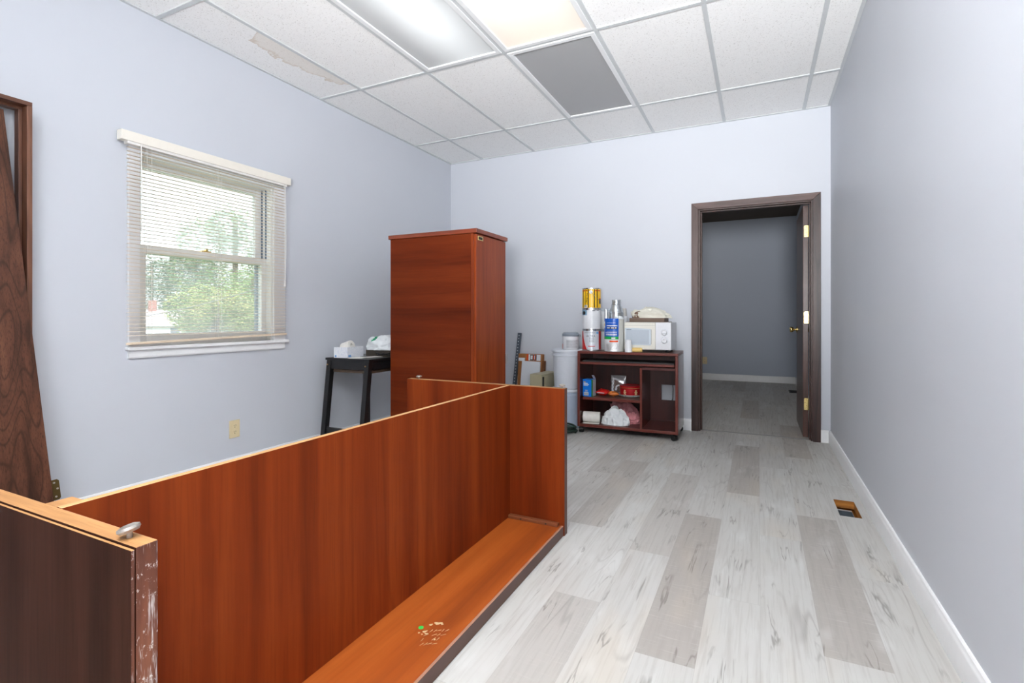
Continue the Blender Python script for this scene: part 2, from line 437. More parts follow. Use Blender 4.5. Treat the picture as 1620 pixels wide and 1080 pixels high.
# fixtures: (column index in GX, row index in GY)
fixtures = {(2, 1): 'lit', (1, 1): 'dim', (2, 0): 'off', (3, 3): 'added_fill', (2, 3): 'added_fill'}  # the two rear panels are unseen, added to brighten the room
m = MB()
for i in range(len(xs) - 1):
    for j in range(len(ys) - 1):
        x0, x1, y0, y1 = xs[i], xs[i + 1], ys[j], ys[j + 1]
        skip = False
        for (ci, rj) in fixtures:
            if abs(GX[ci] - x0) < 1e-3 and abs(GY[rj] - y1) < 1e-3: skip = True
        if skip: continue
        m.box(x0 + .004, x1 - .004, y0 + .004, y1 - .004, HC + .004, HC + .02)
m.box(xo, XR + .1, YR - .1, YB + WT, HC + .14, HC + .2)  # unseen slab added above the tiles to block the sky
structure(m.build('ceiling', M_tile), 'suspended ceiling of speckled white tiles, one water stained')
m = MB(); w = .0125
for x in GX: m.box(x - w, x + w, YR, YB, HC - .003, HC + .005)
for y in GY:
    for i in range(len(xs) - 1): m.box(xs[i] + (w if i else 0), xs[i + 1] - (w if i < len(xs) - 2 else 0), y - w, y + w, HC - .0028, HC + .005)
m.box(XL, XL + .02, YR, YB, HC - .0026, HC + .004).box(XR - .02, XR, YR, YB, HC - .0026, HC + .004).box(XL + .02, XR - .02, YB - .02, YB, HC - .0026, HC + .004)
structure(m.build('trim_1', M_grid), 'white metal grid of the suspended ceiling')

def diffuser_mat(kind):
    t = NT('light_diffuser_' + kind); v = t.coord(); x, y, z = t.sep(v)
    prism = t.noise(v, 320, 1)
    nm = t.bump(prism, 0.15, 0.001)
    if kind == 'off':
        t.bsdf((0.40, 0.405, 0.41, 1), 0.45, 0, 0.4, 0, nm)
    elif kind == 'lit':
        end = t.rng(y, -0.05, 0.55, 0, 1, True)
        c = t.mix(end, (1.0, 0.97, 0.93, 1), (1.0, 0.80, 0.60, 1))
        d = t.rng(t.math('ABSOLUTE', x), 0.12, 0.29, 1.0, 0.80, True)
        e = t.rng(y, 0.3, 0.6, 1.0, 0.86)
        t.bsdf((0.5, 0.5, 0.5, 1), 0.5, 0, 0.4, 0, nm, emit=c, estr=t.math('MULTIPLY', t.math('MULTIPLY', d, e), LIT_E))
    elif kind == 'dim':
        d = t.rng(t.math('ABSOLUTE', t.math('SUBTRACT', x, 0.06)), 0.0, 0.30, 1.0, 0.0, True)
        e = t.rng(y, 0.05, 0.58, 1.0, 0.45, True)
        t.bsdf((0.58, 0.595, 0.60, 1), 0.5, 0, 0.4, 0, nm, emit=(0.93, 0.98, 1.0, 1), estr=t.math('MULTIPLY', t.math('MULTIPLY', d, e), 0.34))
    else:
        t.bsdf((0.6, 0.6, 0.6, 1), 0.5, 0, 0.4, 0, nm, emit=(0.96, 0.98, 1.0, 1), estr=FILL_E)
    return t.m
LIT_E, FILL_E = 0.35, 6.2
M_dif = {k: diffuser_mat(k) for k in ('lit', 'dim', 'off', 'added_fill')}
M_frame = plain('white_enamel_frame', (0.82, 0.83, 0.84, 1), 0.35, var=0.01)
FL = {(2, 1): 'ceiling light panel glowing warm white, between a dim panel and a grey unlit one',
      (1, 1): 'ceiling light panel glowing only dimly, with grey edges, nearest the stained tile',
      (2, 0): 'ceiling light panel that is off, flat grey, nearest the doorway wall',
      (2, 3): 'unseen fill panel added in the ceiling over the rear of the room, on the window side',
      (3, 3): 'unseen fill panel added in the ceiling over the rear of the room, on the doorway side'}
for (ci, rj), kind in fixtures.items():
    cx, cy = GX[ci] + T / 2, GY[rj] - T
    f = thing('ceiling_light', FL[(ci, rj)], 'ceiling light', (cx, cy, HC), 0, 'recessed ceiling light panels')
    hx, hy = T / 2 - w, T - w; q = .030
    m = MB()
    m.box(-hx, hx, hy - q, hy, -.008, .02).box(-hx, hx, -hy, -hy + q, -.008, .02).box(-hx, -hx + q, -hy + q, hy - q, -.008, .02).box(hx - q, hx, -hy + q, hy - q, -.008, .02)
    m.build('light_frame', M_frame, f, bevel=.002)
    m = MB(); m.box(-hx + q, hx - q, -hy + q, hy - q, .001, .006); m.build('diffuser', M_dif[kind], f)
    m = MB(); m.box(-hx, hx, -hy, hy, .07, .09); m.build('housing', M_frame, f)

# ------------------------------------------------------------------ baseboards
PROF = [(0, 0), (0.015, 0), (0.015, 0.078), (0.0125, 0.086), (0.0105, 0.090), (0.009, 0.098), (0.006, 0.1013), (0, 0.1013)]
def base(name, o, ux, length, label=None):
    m = MB(); m.prism(PROF, o, ux, (0, 0, 1), length); return structure(m.build(name, M_white, smooth=30), label)
base('baseboard_left', (XL, YB - .015, 0), (1, 0, 0), YB - .015 - YR)            # ux x z = -y
base('baseboard_right', (XR, YR, 0), (-1, 0, 0), YB - YR)                        # +y
base('baseboard_back', (XL, YB, 0), (0, -1, 0), (-0.545) - XL)                   # -y x z = -x ... oriented below
bpy.data.objects['baseboard_back'].location = (-0.545 - XL, 0, 0)
base('baseboard_back_corner', (XR - .015, YB, 0), (0, -1, 0), XR - .015 - 0.461)
base('baseboard_far', (XR - .015, YFAR, 0), (0, -1, 0), XR - XFL)
base('baseboard_far_right', (XR, 5.0, 0), (-1, 0, 0), YFAR - 5.0)

# ------------------------------------------------------------------ doorway in the back wall
M_dwood = wood('dark_oak_trim', S(34, 20, 17), S(78, 55, 50), S(98, 74, 68), 2, 0.38, 0, 1.4, grain=0.7, cath=0.85)
M_dwoodx = wood('dark_oak_trim_level', S(44, 27, 22), S(90, 66, 60), S(112, 88, 82), 0, 0.38, 0, 1.4, grain=0.7, cath=0.5)
M_djamb = wood('dark_oak_jamb', S(32, 19, 15), S(62, 38, 31), S(78, 50, 42), 2, 0.4, 0, 1.2, grain=0.6, cath=0.3)
M_brass = plain('polished_brass', (0.80, 0.62, 0.26, 1), 0.22, 1.0, var=0.04)
M_dark = plain('dark_hole', (0.02, 0.018, 0.015, 1), 0.7)
d1 = bpy.data.objects.new('door_1', None); COL.objects.link(d1); d1.location = (0, YB, 0); structure(d1, 'open dark wood doorway to the next room')
CX0, CX1, CZ = -0.545, 0.461, 2.051; CI0, CI1, CIZ = -0.488, 0.404, 1.994
def casing(name, x0, x1, z0, z1, mat, level=False):
    m = MB()
    if not level: m.hexa([(x0, -.018, z0), (x1, -.018, z0), (x1, 0, z0), (x0, 0, z0)], [(x0, -.018, z1), (x1, -.018, z1), (x1, 0, z1), (x0, 0, z1)])
    return m
m = MB()   # mitred side pieces and head
def miter(side):
    if side == 'l': a = [(CX0, 0), (CI0, 0), (CI0, CIZ), (CX0, CZ)]
    elif side == 'r': a = [(CI1, 0), (CX1, 0), (CX1, CZ), (CI1, CIZ)]
    else: a = [(CI0, CIZ), (CI1, CIZ), (CX1, CZ), (CX0, CZ)]
    m = MB(); m.prism(a, (0, 0, 0), (1, 0, 0), (0, 0, 1), 0.018); return m
miter('l').build('casing', M_dwood, d1, bevel=.002); miter('r').build('casing', M_dwood, d1, bevel=.002); miter('h').build('casing', M_dwoodx, d1, bevel=.002)
jx0, jx1, jz = CI0 + .006, CI1 - .006, CIZ - .006
m = MB(); m.box(DX0 - .0115, jx0 + .012, 0.0, WT, 0, jz + .012).box(jx1 - .012 + .005, DX1 + .0115, 0.0, WT, 0, jz + .012).box(jx0 + .012, jx1 - .007, 0.0, WT, jz - .006, DZ + .0115)
m.build('jamb', M_djamb, d1, bevel=.0015)
m = MB(); m.box(jx0 + .012, jx0 + .024, .03, .065, 0, jz - .018).box(jx1 - .017, jx1 - .007, .03, .065, 0, jz - .018).box(jx0 + .012, jx1 - .007, .03, .065, jz - .018, jz - .006)
m.build('door_stop', M_djamb, d1, bevel=.002)
m = MB(); m.box(jx0 + .01, jx1 - .008, .022, .062, 0.0005, .006); structure(m.build('trim_2', plain('threshold_grey', S(150, 148, 145), .4), loc=(0, YB, 0)), 'thin grey threshold strip')
# door leaf swung into the next room, seen edge-on
M_leaf = wood('dark_oak_door', S(38, 22, 17), S(74, 46, 38), S(96, 64, 54), 2, 0.33, 0, 1.2, grain=0.6, cath=0.5)
DLX0, DLX1, DLY0, DLY1 = 0.342, 0.380, 0.117, 0.895
m = MB(); m.box(DLX0, DLX1, DLY0, DLY1, .008, 1.975); m.build('door_leaf', M_leaf, d1, bevel=.002)
for z in (1.755, 1.023, 0.288):
    m = MB(); m.prism([(-.016, -.048), (-.010, -.05), (.022, -.05), (.022, .05), (-.010, .05), (-.016, .044)], (0.366, DLY0 - .0004, z), (1, 0, 0), (0, 0, 1), .0018)
    m.cyl((0.391, DLY0 - .004, z - .05), (0.391, DLY0 - .004, z + .05), .005, n=10)
    h = m.build('hinge', M_brass, d1)
    m = MB()
    for (xx, zz) in ((.001, .036), (-.008, .012), (.001, -.012), (-.008, -.036)): m.cyl((0.366 + xx, DLY0 - .003, z + zz), (0.366 + xx, DLY0 - .0005, z + zz), .0032, n=10)
    m.build('hinge_screw', plain('screw_head_dark', (.16, .11, .05, 1), .4, .8), h)
def knob(name, x, sgn, mat):
    m = MB(); M = Matrix.Translation((x, DLY1 - .065, 0.905)) @ Matrix.Rotation(sgn * PI / 2, 4, 'Y')
    m.lathe([(.001, 0), (.031, 0), (.031, .004), (.024, .008), (.011, .012), (.010, .024), (.013, .030), (.024, .036), (.028, .046), (.027, .056), (.020, .064), (.006, .066)], 28, M=M)
    return m.build(name, mat, d1, smooth=40)
knob('door_knob', DLX0, -1, M_brass); knob('door_knob', DLX1, 1, M_brass)

# ------------------------------------------------------------------ window with blind
M_vinyl = plain('white_window_paint', (0.82, 0.82, 0.81, 1), 0.4, var=0.02)
M_track = plain('blue_grey_track', S(96, 112, 132), 0.5)
def glass_mat(name, haze):
    t = NT(name); v = t.coord()
    tr = t.new('ShaderNodeBsdfTransparent'); tr.inputs[0].default_value = (0.96, 0.98, 0.97, 1)
    gl = t.new('ShaderNodeBsdfGlossy'); gl.inputs[0].default_value = (1, 1, 1, 1); gl.inputs['Roughness'].default_value = 0.02
    tl = t.new('ShaderNodeBsdfTranslucent'); tl.inputs[0].default_value = (0.9, 0.94, 0.97, 1)
    m1 = t.new('ShaderNodeMixShader'); m1.inputs[0].default_value = 0.05; t.link(tr.outputs[0], m1.inputs[1]); t.link(gl.outputs[0], m1.inputs[2])
    m2 = t.new('ShaderNodeMixShader'); t.link(t.rng(t.noise(v, 6, 3), 0.3, 0.7, haze * 0.85, haze * 1.15), m2.inputs[0])
    t.link(m1.outputs[0], m2.inputs[1]); t.link(tl.outputs[0], m2.inputs[2]); t.link(m2.outputs[0], t.out.inputs[0]); return t.m
M_glass_hi = glass_mat('glare_haze_glass', 0.27); M_glass_lo = glass_mat('pane_glass', 0.17)  # translucent haze mixed into the panes imitates washed-out glare
w1 = bpy.data.objects.new('window_1', None); COL.objects.link(w1); w1.location = (XL, 0, 0); structure(w1, 'double-hung window in the left wall')
m = MB()   # casing boards
m.box(0, .017, 1.588, OY0, .86, 1.99).box(0, .017, OY1, 2.613, .86, 1.99).box(0, .017, OY0, OY1, OZ1, 1.99)
m.build('window_casing', M_white, w1, bevel=.002)
m = MB(); m.box(-.04, .036, 1.578, 2.632, .842, .862); m.build('window_sill', M_white, w1, bevel=.005, seg=3)
m = MB(); m.prism([(0, .797), (.012, .797), (.016, .805), (.016, .842), (0, .842)], (0, 2.61, 0), (1, 0, 0), (0, 0, 1), 1.02); m.build('apron', M_white, w1)
m = MB(); g = .012   # jamb liner
m.box(-.15, 0, OY0, OY0 + g, OZ0, OZ1).box(-.15, 0, OY1 - g, OY1, OZ0, OZ1).box(-.15, 0, OY0 + g, OY1 - g, OZ1 - g, OZ1).box(-.15, -.04, OY0 + g, OY1 - g, OZ0 - .001, OZ0 + .02)
m.build('window_frame', M_vinyl, w1)
m = MB(); m.box(-.148, -.132, OY1 - g - .02, OY1 - g, OZ0 + .02, OZ1 - g).box(-.092, -.084, OY1 - g - .006, OY1 - g, OZ0 + .02, OZ1 - g).box(-.052, -.044, OY1 - g - .006, OY1 - g, 1.44, OZ1 - g).box(-.148, -.135, OY0 + g, OY1 - g, OZ1 - .04, OZ1 - g)
m.build('sash_track', M_track, w1)
def sash(name, x0, x1, y0, y1, z0, z1, gy0, gy1, gz0, gz1, gm):
    m = MB(); m.box(x0, x1, y0, gy0, z0, z1).box(x0, x1, gy1, y1, z0, z1).box(x0, x1, gy0, gy1, z0, gz0).box(x0, x1, gy0, gy1, gz1, z1)
    s = m.build(name, M_vinyl, w1, bevel=.003)
    xm = (x0 + x1) / 2; m = MB(); m.box(xm - .002, xm + .002, gy0, gy1, gz0, gz1); m.build('pane', gm, s); return s
yi0, yi1 = OY0 + g, OY1 - g
us = sash('upper_sash', -.128, -.095, yi0, yi1, 1.395, OZ1 - g, 1.705, 2.450, 1.445, 1.895, M_glass_hi)
ls = sash('lower_sash', -.082, -.050, yi0, yi1, OZ0 + .02, 1.440, 1.712, 2.468, .930, 1.400, M_glass_lo)
m = MB(); m.box(-.082, -.05, 2.04, 2.10, 1.441, 1.449).box(-.06, -.035, 2.055, 2.07, 1.446, 1.458); m.build('sash_lock', M_brass, ls, bevel=.002)

M_blind = plain('cream_blind', S(238, 233, 222), 0.45, var=0.02)
def slat_mat():
    t = NT('cream_slat'); v = t.coord(); n = t.noise(v, 30, 2); c = t.mix(n, S(242, 230, 214), S(248, 238, 224))
    d = t.new('ShaderNodeBsdfDiffuse'); tr = t.new('ShaderNodeBsdfTranslucent'); t.link(c, d.inputs[0]); t.link(c, tr.inputs[0])
    m = t.new('ShaderNodeMixShader'); m.inputs[0].default_value = 0.22; t.link(d.outputs[0], m.inputs[1]); t.link(tr.outputs[0], m.inputs[2]); t.link(m.outputs[0], t.out.inputs[0]); return t.m
M_slat = slat_mat()
M_cord = plain('white_cord', S(232, 230, 226), 0.7)
bl = thing('window_blind', 'cream venetian blind with open slats covering the window', 'blind', (XL, 0, 0))
m = MB(); m.box(0.020, .066, 1.528, 2.622, 1.981, 2.034); m.build('valance', M_blind, bl, bevel=.002)
m = MB(); m.box(.026, .060, 1.56, 2.59, 1.967, 1.981); m.build('headrail', M_cord, bl)
N = 50; ztop, zbot = 1.952, 0.925
m = MB(); tilt = math.radians(1)
for i in range(N):
    z = ztop + (zbot - ztop) * i / (N - 1); prev = None
    sag = 0.0; jit = random.uniform(-.0012, .0012)
    y0, y1 = 1.567 + random.uniform(-.002, .002), 2.592 + random.uniform(-.002, .002)
    rows = []
    for k in range(5):
        u = (k / 4 - .5) * .0215
        cz = .0018 * (1 - (2 * (k / 4) - 1) ** 2)
        rows.append((.043 + u * math.cos(tilt), z + jit + u * math.sin(tilt) * -1 + cz))
    vs = []
    for (x, zz) in rows:
        vs += [(x, y0, zz), (x, y1, zz), (x, y0, zz - .0005), (x, y1, zz - .0005)]
    fs = []
    for k in range(4):
        a, b = 4 * k, 4 * k + 4
        fs += [(a, a + 1, b + 1, b), (a + 2, b + 2, b + 3, a + 3)]
    fs += [(0, 2, 3, 1), (16, 17, 19, 18)]
    for k in range(4):
        a, b = 4 * k, 4 * k + 4; fs += [(a, b, b + 2, a + 2), (a + 1, a + 3, b + 3, b + 1)]
    m.add(vs, fs)
m.build('slats', M_slat, bl)
m = MB(); m.hexa([(.030, 1.566, .872), (.056, 1.578, .874), (.056, 2.594, .898), (.030, 2.590, .898)], [(.030, 1.566, .886), (.056, 1.578, .888), (.056, 2.594, .912), (.030, 2.590, .912)])
m.build('bottom_rail', plain('tan_bottom_rail', S(226, 208, 184), .4), bl, bevel=.002)
m = MB()
for y in (1.672, 2.085, 2.475):
    for dy in (-.012, .012):
        m.tube([(.056, y + dy, 1.97), (.0565, y + dy, 1.4), (.056, y + dy, .895)], .0011, 6); m.tube([(.030, y + dy, 1.97), (.030, y + dy, .89)], .0009, 6)
m.build('ladder_cord', M_cord, bl)
m = MB(); m.tube([(.064, 1.625, 1.98), (.066, 1.628, 1.75), (.064, 1.626, 1.50)], .0028, 8); m.build('tilt_wand', M_cord, bl)
m = MB(); m.tube([(.062, 2.565, 1.98), (.066, 2.568, 1.6), (.064, 2.566, 1.28)], .0018, 6).tube([(.062, 2.575, 1.98), (.067, 2.578, 1.6), (.064, 2.572, 1.28)], .0018, 6).cyl((.064, 2.569, 1.28), (.064, 2.569, 1.245), .005, .008, 10)
m.build('pull_cord', M_cord, bl)

# ------------------------------------------------------------------ outdoors
M_grass = plain('lawn', S(86, 104, 58), 0.9, var=0.3, scale=3)
m = MB(); m.box(-140, -3.6, -60, 160, -4.3, -4.2); structure(m.build('ground', M_grass))
def leaf_mat(name, c1, c2, c3):
    t = NT(name); oi = t.coord(); n = t.noise(oi, 0.9, 3); n2 = t.noise(oi, 6, 2)
    c = t.ramp(t.math('ADD', t.math('MULTIPLY', n, .6), t.math('MULTIPLY', n2, .4)), [(.32, c1), (.5, c2), (.66, c3)])
    t.bsdf(c, .6, 0, .3); return t.m
L_yel = leaf_mat('leaf_yellow_green', S(84, 108, 58), S(140, 156, 92), S(202, 192, 126))
L_grn = leaf_mat('leaf_green', S(62, 92, 48), S(104, 136, 70), S(158, 174, 100))
L_drk = leaf_mat('leaf_dark', S(44, 70, 44), S(76, 102, 64), S(110, 132, 86))
M_bark = plain('bark', S(92, 78, 66), .9)
GZ = -4.2
def tree(name, label, x, y, top, rad, mat, n, leaf, seed, base_z=-2.5):
    rnd = random.Random(seed); t = thing(name, label, 'tree', (x, y, GZ), 0, 'trees outside the window')
    m = MB(); m.tube([(0, 0, 0), (.1, .05, 1.5), (0, 0, 3.2), (-.1, .1, top - GZ - 1)], .22, 8); m.build('trunk', M_bark, t)
    H = top - GZ; zc = (H + base_z - GZ) / 2 if base_z > GZ else H / 2; hz = H - zc
    m = MB(); blobs = []
    for _ in range(26):
        a = rnd.uniform(0, 2 * PI); u = rnd.uniform(-.8, .85); r = math.sqrt(max(0, 1 - u * u)) * rnd.uniform(.45, .85)
        blobs.append((r * math.cos(a) * rad, r * math.sin(a) * rad, zc + u * hz * .82, rnd.uniform(.26, .42) * rad))
    leaf *= .58
    for _ in range(int(n * 2.2)):
        bx, by, bz, br = rnd.choice(blobs)
        while True:
            d = Vector((rnd.uniform(-1, 1), rnd.uniform(-1, 1), rnd.uniform(-1, 1)))
            if .05 < d.length < 1: break
        d = d.normalized() * br * rnd.uniform(.75, 1.05)
        c = Vector((bx, by, bz)) + d
        if c.z < .4: continue
        R = Matrix.Rotation(rnd.uniform(0, 2 * PI), 3, 'Z') @ Matrix.Rotation(rnd.uniform(-1.1, 1.1), 3, 'X')
        s = leaf * rnd.uniform(.6, 1.3)
        vs = [c + R @ Vector(p) * s for p in ((-.5, 0, 0), (0, -.28, .06), (.5, 0, 0), (0, .28, .06))]
        k = len(m.v); m.v += [tuple(v) for v in vs]; m.f.append((k, k + 1, k + 2, k + 3)); m.mi.append(0)
    o = m.build('foliage', mat, t); o['kind'] = 'stuff'
def dirpt(px, d):
    """ground point at camera depth d along the sight line through the window at image column px"""
    c, s = math.cos(.4518), math.sin(.4518); r = (px - 810) / 803.0
    return ((-s + c * r) * d, (c + s * r) * d)
for args in (('leafy_tree', 'yellow-green tree outside in front of the white house', *dirpt(340, 30), 3.0, 2.5, L_yel, 9000, .22, 1, -1.3),
             ('leafy_tree', 'mid-green tree outside to the right of the yellow-green one', *dirpt(402, 37), 5.0, 3.1, L_grn, 9000, .24, 2, -4.0),
             ('leafy_tree', 'tall pale tree outside rising into the upper pane', *dirpt(372, 46), 11.0, 5.0, L_grn, 10000, .34, 3, -3.0),
             ('leafy_tree', 'dark tree outside behind the house with the red chimney', *dirpt(240, 84), 10.5, 9.5, L_drk, 9000, .7, 4, -4.0),
             ('leafy_tree', 'distant hazy tree outside, above the yellow-green tree', *dirpt(310, 112), 16.0, 9.0, L_drk, 9000, .75, 5, -4.0),
             ('leafy_tree', 'dark tree outside at the far edge of the lower pane', *dirpt(455, 60), 8.5, 6.5, L_grn, 8000, .5, 6, -4.0)):
    tree(*args)
hx, hy = dirpt(243, 60)
hs = thing('house', 'white house outside with a grey roof and red brick chimney', 'house', (hx, hy, GZ), math.radians(58))
M_siding = plain('white_siding', S(225, 228, 232), .6, var=.03); M_roof = plain('grey_lilac_roof', S(176, 168, 176), .8, var=.1, scale=2)
m = MB(); m.box(-4.6, 4.6, -3.2, 3.2, 0, 4.3); m.build('house_wall', M_siding, hs)
m = MB(); m.prism([(-3.6, 4.2), (3.6, 4.2), (0, 6.1)], (4.9, 0, 0), (0, 1, 0), (0, 0, 1), 9.8)
o = m.build('roof', M_roof, hs)
vs = [v.co.x for v in o.data.vertices]; o.location.x = -(max(vs) + min(vs)) / 2
m = MB(); m.box(-.5, .3, -.4, .4, 5.3, 7.2); m.build('chimney', plain('red_brick', S(150, 98, 92), .9, var=.2, scale=8), hs)
for px in (-2.6, 2.2):
    m = MB(); m.box(px - .45, px + .45, -3.24, -3.19, 3.0, 4.1); m.build('house_window', plain('house_window_dark', S(92, 100, 112), .3), hs)
for k, (p0, z0, p1, z1, lab) in enumerate(((190, 3.05, 440, 4.1, 'power line outside sloping up above the yellow-green tree'), (190, .9, 440, 2.4, 'power line outside crossing in front of the yellow-green tree'), (190, .1, 440, .35, 'lowest power line outside, level with the white house wall'))):
    a, b = dirpt(p0, 24), dirpt(p1, 20); pts = []
    for i in range(13):
        u = i / 12; pts.append((a[0] + (b[0] - a[0]) * u, a[1] + (b[1] - a[1]) * u, z0 + (z1 - z0) * u - .35 * 4 * u * (1 - u) * .5))
    m = MB(); m.tube(pts, .018, 6); tag(m.build('power_line', plain('wire_grey', S(120, 122, 126), .6)), lab, 'power line', 'power lines outside')

# ------------------------------------------------------------------ outlets
M_ivory = plain('ivory_plastic', S(222, 205, 165), .4, var=.02); M_slot = plain('outlet_slot', S(70, 58, 40), .6)
def outlet(label, loc, rz):
    t = thing('electrical_outlet', label, 'outlet', loc, rz, 'ivory wall outlets')
    m = MB(); m.box(-.037, .037, -.005, 0, -.058, .058); m.build('cover_plate', M_ivory, t, bevel=.003, seg=3)
    for z in (.020, -.020):
        m = MB(); m.prism([(.017 * math.cos(a) if abs(math.cos(a)) < .8 else .0138 * (1 if math.cos(a) > 0 else -1), .0165 * math.sin(a)) for a in [2 * PI * i / 24 for i in range(24)]], (0, -.0052, z), (1, 0, 0), (0, 0, 1), .0015)
        r = m.build('receptacle', M_ivory, t)
        m = MB(); m.box(-.0075, -.0050, -.0072, -.0062, z - .001, z + .008).box(.0050, .0075, -.0072, -.0062, z - .001, z + .008).cyl((0, -.0072, z - .008), (0, -.0062, z - .008), .0028, n=10)
        m.build('slots', M_slot, r)
    m = MB(); m.cyl((0, -.0065, 0), (0, -.0050, 0), .003, n=12); m.build('plate_screw', M_ivory, t)
outlet('ivory outlet low on the left wall below the window', (XL, 2.223, .286), PI / 2)
outlet('ivory outlet low on the far wall of the next room', (-.795, YFAR, .312), 0)

# ------------------------------------------------------------------ upside-down desk
RED = (S(84, 32, 14), S(132, 56, 26), S(156, 74, 38))
M_desk = wood('cherry_veneer', S(88, 31, 9), S(120, 47, 15), S(140, 63, 23), 2, .5, .0, 1.0, grain=.30, cath=.22, spec=.1)
M_deskdk = wood('dark_walnut_side', S(36, 18, 12), S(54, 29, 20), S(66, 38, 28), 2, .6, .0, 1.1, grain=.5, cath=.15, spec=.04)
M_under = wood('orange_underside', S(120, 52, 16), S(156, 74, 22), S(176, 92, 34), 1, .45, .1, 1.0, grain=.2, cath=.1)
M_raw = wood('raw_tan_edge', S(150, 108, 66), S(182, 138, 90), S(204, 164, 116), 1, .65, 0, 3.0, grain=.45, cath=.1)
M_rawx = wood('raw_tan_edge_across', S(124, 82, 44), S(164, 118, 70), S(186, 142, 92), 0, .65, 0, 3.0, grain=.45, cath=.1)
M_lip = plain('dark_brown_edge_band', S(84, 54, 44), .45)
M_lipraw = plain('pinkish_raw_edge', S(160, 118, 96), .65)
def scuff():
    t = NT('scuffed_edge'); v = t.coord()
    base_c = t.ramp(t.noise(t.mapping(v, (40, 40, 5)), 1, 3), [(.3, S(66, 32, 18)), (.6, S(100, 52, 32)), (.8, S(130, 76, 50))])
    mv = t.mapping(v, (1, 30, 5), rot=(math.radians(18), 0, 0))
    s1 = t.noise(t.mapping(v, (10, 160, 14), rot=(math.radians(14), 0, 0)), 1, 3, .7)
    s2 = t.noise(t.mapping(v, (10, 130, 90)), 1, 3, .7)
    c = t.mix(t.rng(s1, .54, .66, 0, .7), base_c, (.72, .66, .62, 1)); c = t.mix(t.rng(s2, .60, .70, 0, .7), c, (.80, .76, .72, 1))
    t.bsdf(c, .45, 0, .5, 0, t.bump(s1, .3, .002)); return t.m
M_scuff = scuff()
dk = thing('desk', 'big red-brown wooden desk lying upside down with its end panels in the air', 'desk', (-1.27, 1.35, 0))
ox, oy = 1.27, -1.35
def B(x0, x1, y0, y1, z0, z1, mi=0): return MB().box(x0 + ox, x1 + ox, y0 + oy, y1 + oy, z0, z1, mi)
# faces order: bottom, top, -y, +x, +y, -x
DX_0, DX_1 = -1.727, -0.818
B(DX_0, DX_1 - .0135, .457, 2.245, 0.001, .046, [0, 1, 0, 0, 0, 0]).build('desktop', [M_lip, M_under], dk)
o = B(DX_1 - .0132, DX_1 - .003, .457, 2.245, 0.001, .0475, [0, 1, 0, 0, 0, 0]).build('edge_band', [M_lip, M_lipraw], dk, bevel=.0012)
n1 = B(DX_0, DX_1 + .002, .4262, .4565, 0.0005, .690, [0, 1, 2, 3, 0, 0]).build('end_panel', [M_desk, M_rawx, M_deskdk, M_scuff], dk, bevel=.0015)
B(DX_0, DX_1 + .001, .4205, .4255, 0.0005, .687, [0, 1, 0, 2, 0, 0]).build('side_veneer', [M_deskdk, M_rawx, M_scuff], n1, bevel=.001)
n2 = B(DX_0, DX_1 + .002, 2.245, 2.282, 0.0005, .690, [0, 1, 0, 2, 0, 0]).build('end_panel', [M_desk, M_rawx, M_lip], dk, bevel=.0015)
mp = B(-1.1185, -1.1005, .457, 2.2448, .046, .690, [0, 1, 0, 0, 0, 0]).build('modesty_panel', [M_desk, M_raw], dk)
B(-1.165, -1.119, .4572, .500, .660, .688, [0, 1, 0, 0, 0, 0]).build('corner_block', [M_raw, M_rawx], dk, bevel=.002)
M_cleat = wood('brown_cleat', S(80, 38, 20), S(116, 62, 34), S(140, 82, 48), 0, .5, 0, 1.4)
c = B(-1.098, -.842, 2.218, 2.2446, .046, .062).build('cleat', M_cleat, dk, bevel=.002)
for x in (-1.03, -.90): MB().cyl((x + ox, 2.2172 + oy, .054), (x + ox, 2.219 + oy, .054), .004, n=10).build('cleat_screw', M_dark, c)
M_glide = plain('worn_steel_glide', (.42, .38, .34, 1), .38, .75, var=.3, scale=120)
def glide(x, y, tx, ty):
    m = MB(); M = Matrix.Translation((x + ox, y + oy, .690))
    m.lathe([(.004, -.003), (.004, .010)], 14, M=M)
    M2 = Matrix.Translation((x + ox, y + oy, .699)) @ Matrix.Rotation(tx, 4, 'X') @ Matrix.Rotation(ty, 4, 'Y')
    m.lathe([(.005, -.001), (.013, .0), (.0158, .004), (.0150, .008), (.009, .0105), (.002, .011)], 26, M=M2)
    return m.build('glide_foot', M_glide, dk, smooth=40)
glide(-.862, .4415, .12, -.30); glide(-.834, 2.263, 0, 0.05); glide(-1.66, 2.263, 0, -.05); glide(-1.68, .4415, 0, 0)
m = MB(); m.cyl((-.958 + ox, 1.316 + oy, .0462), (-.958 + ox, 1.316 + oy, .0468), .0085, n=20); m.build('green_sticker', plain('green_sticker', S(52, 176, 70), .5), dk)
m = MB(); rnd = random.Random(5)
def blot(x, y, rx, ry, a):
    n = 14; pts = []
    for i in range(n):
        q = 2 * PI * i / n; k = 1 + .35 * math.sin(3 * q + a) * rnd.uniform(.4, 1)
        u, v = rx * k * math.cos(q), ry * k * math.sin(q)
        pts.append((x + u * math.cos(a) - v * math.sin(a) + ox, y + u * math.sin(a) + v * math.cos(a) + oy))
    m.prism(pts, (0, 0, .0462), (1, 0, 0), (0, 1, 0), .0004)
blot(-.922, 1.358, .013, .006, .5); blot(-.938, 1.342, .006, .004, 1); blot(-.908, 1.360, .004, .003, .2)
blot(-.935, 1.305, .008, .004, .9); blot(-.925, 1.298, .006, .003, .4); blot(-.948, 1.292, .003, .003, 0); blot(-.885, 1.285, .003, .003, 0); blot(-.935, 1.290, .003, .002, 0)
for i in range(5):
    for j in range(4):
        if rnd.random() < .75: blot(-.920 + i * .011 + rnd.uniform(-.003, .003), 1.245 + j * .024 + i * .006, .0008, .008, rnd.uniform(-.9, .1))
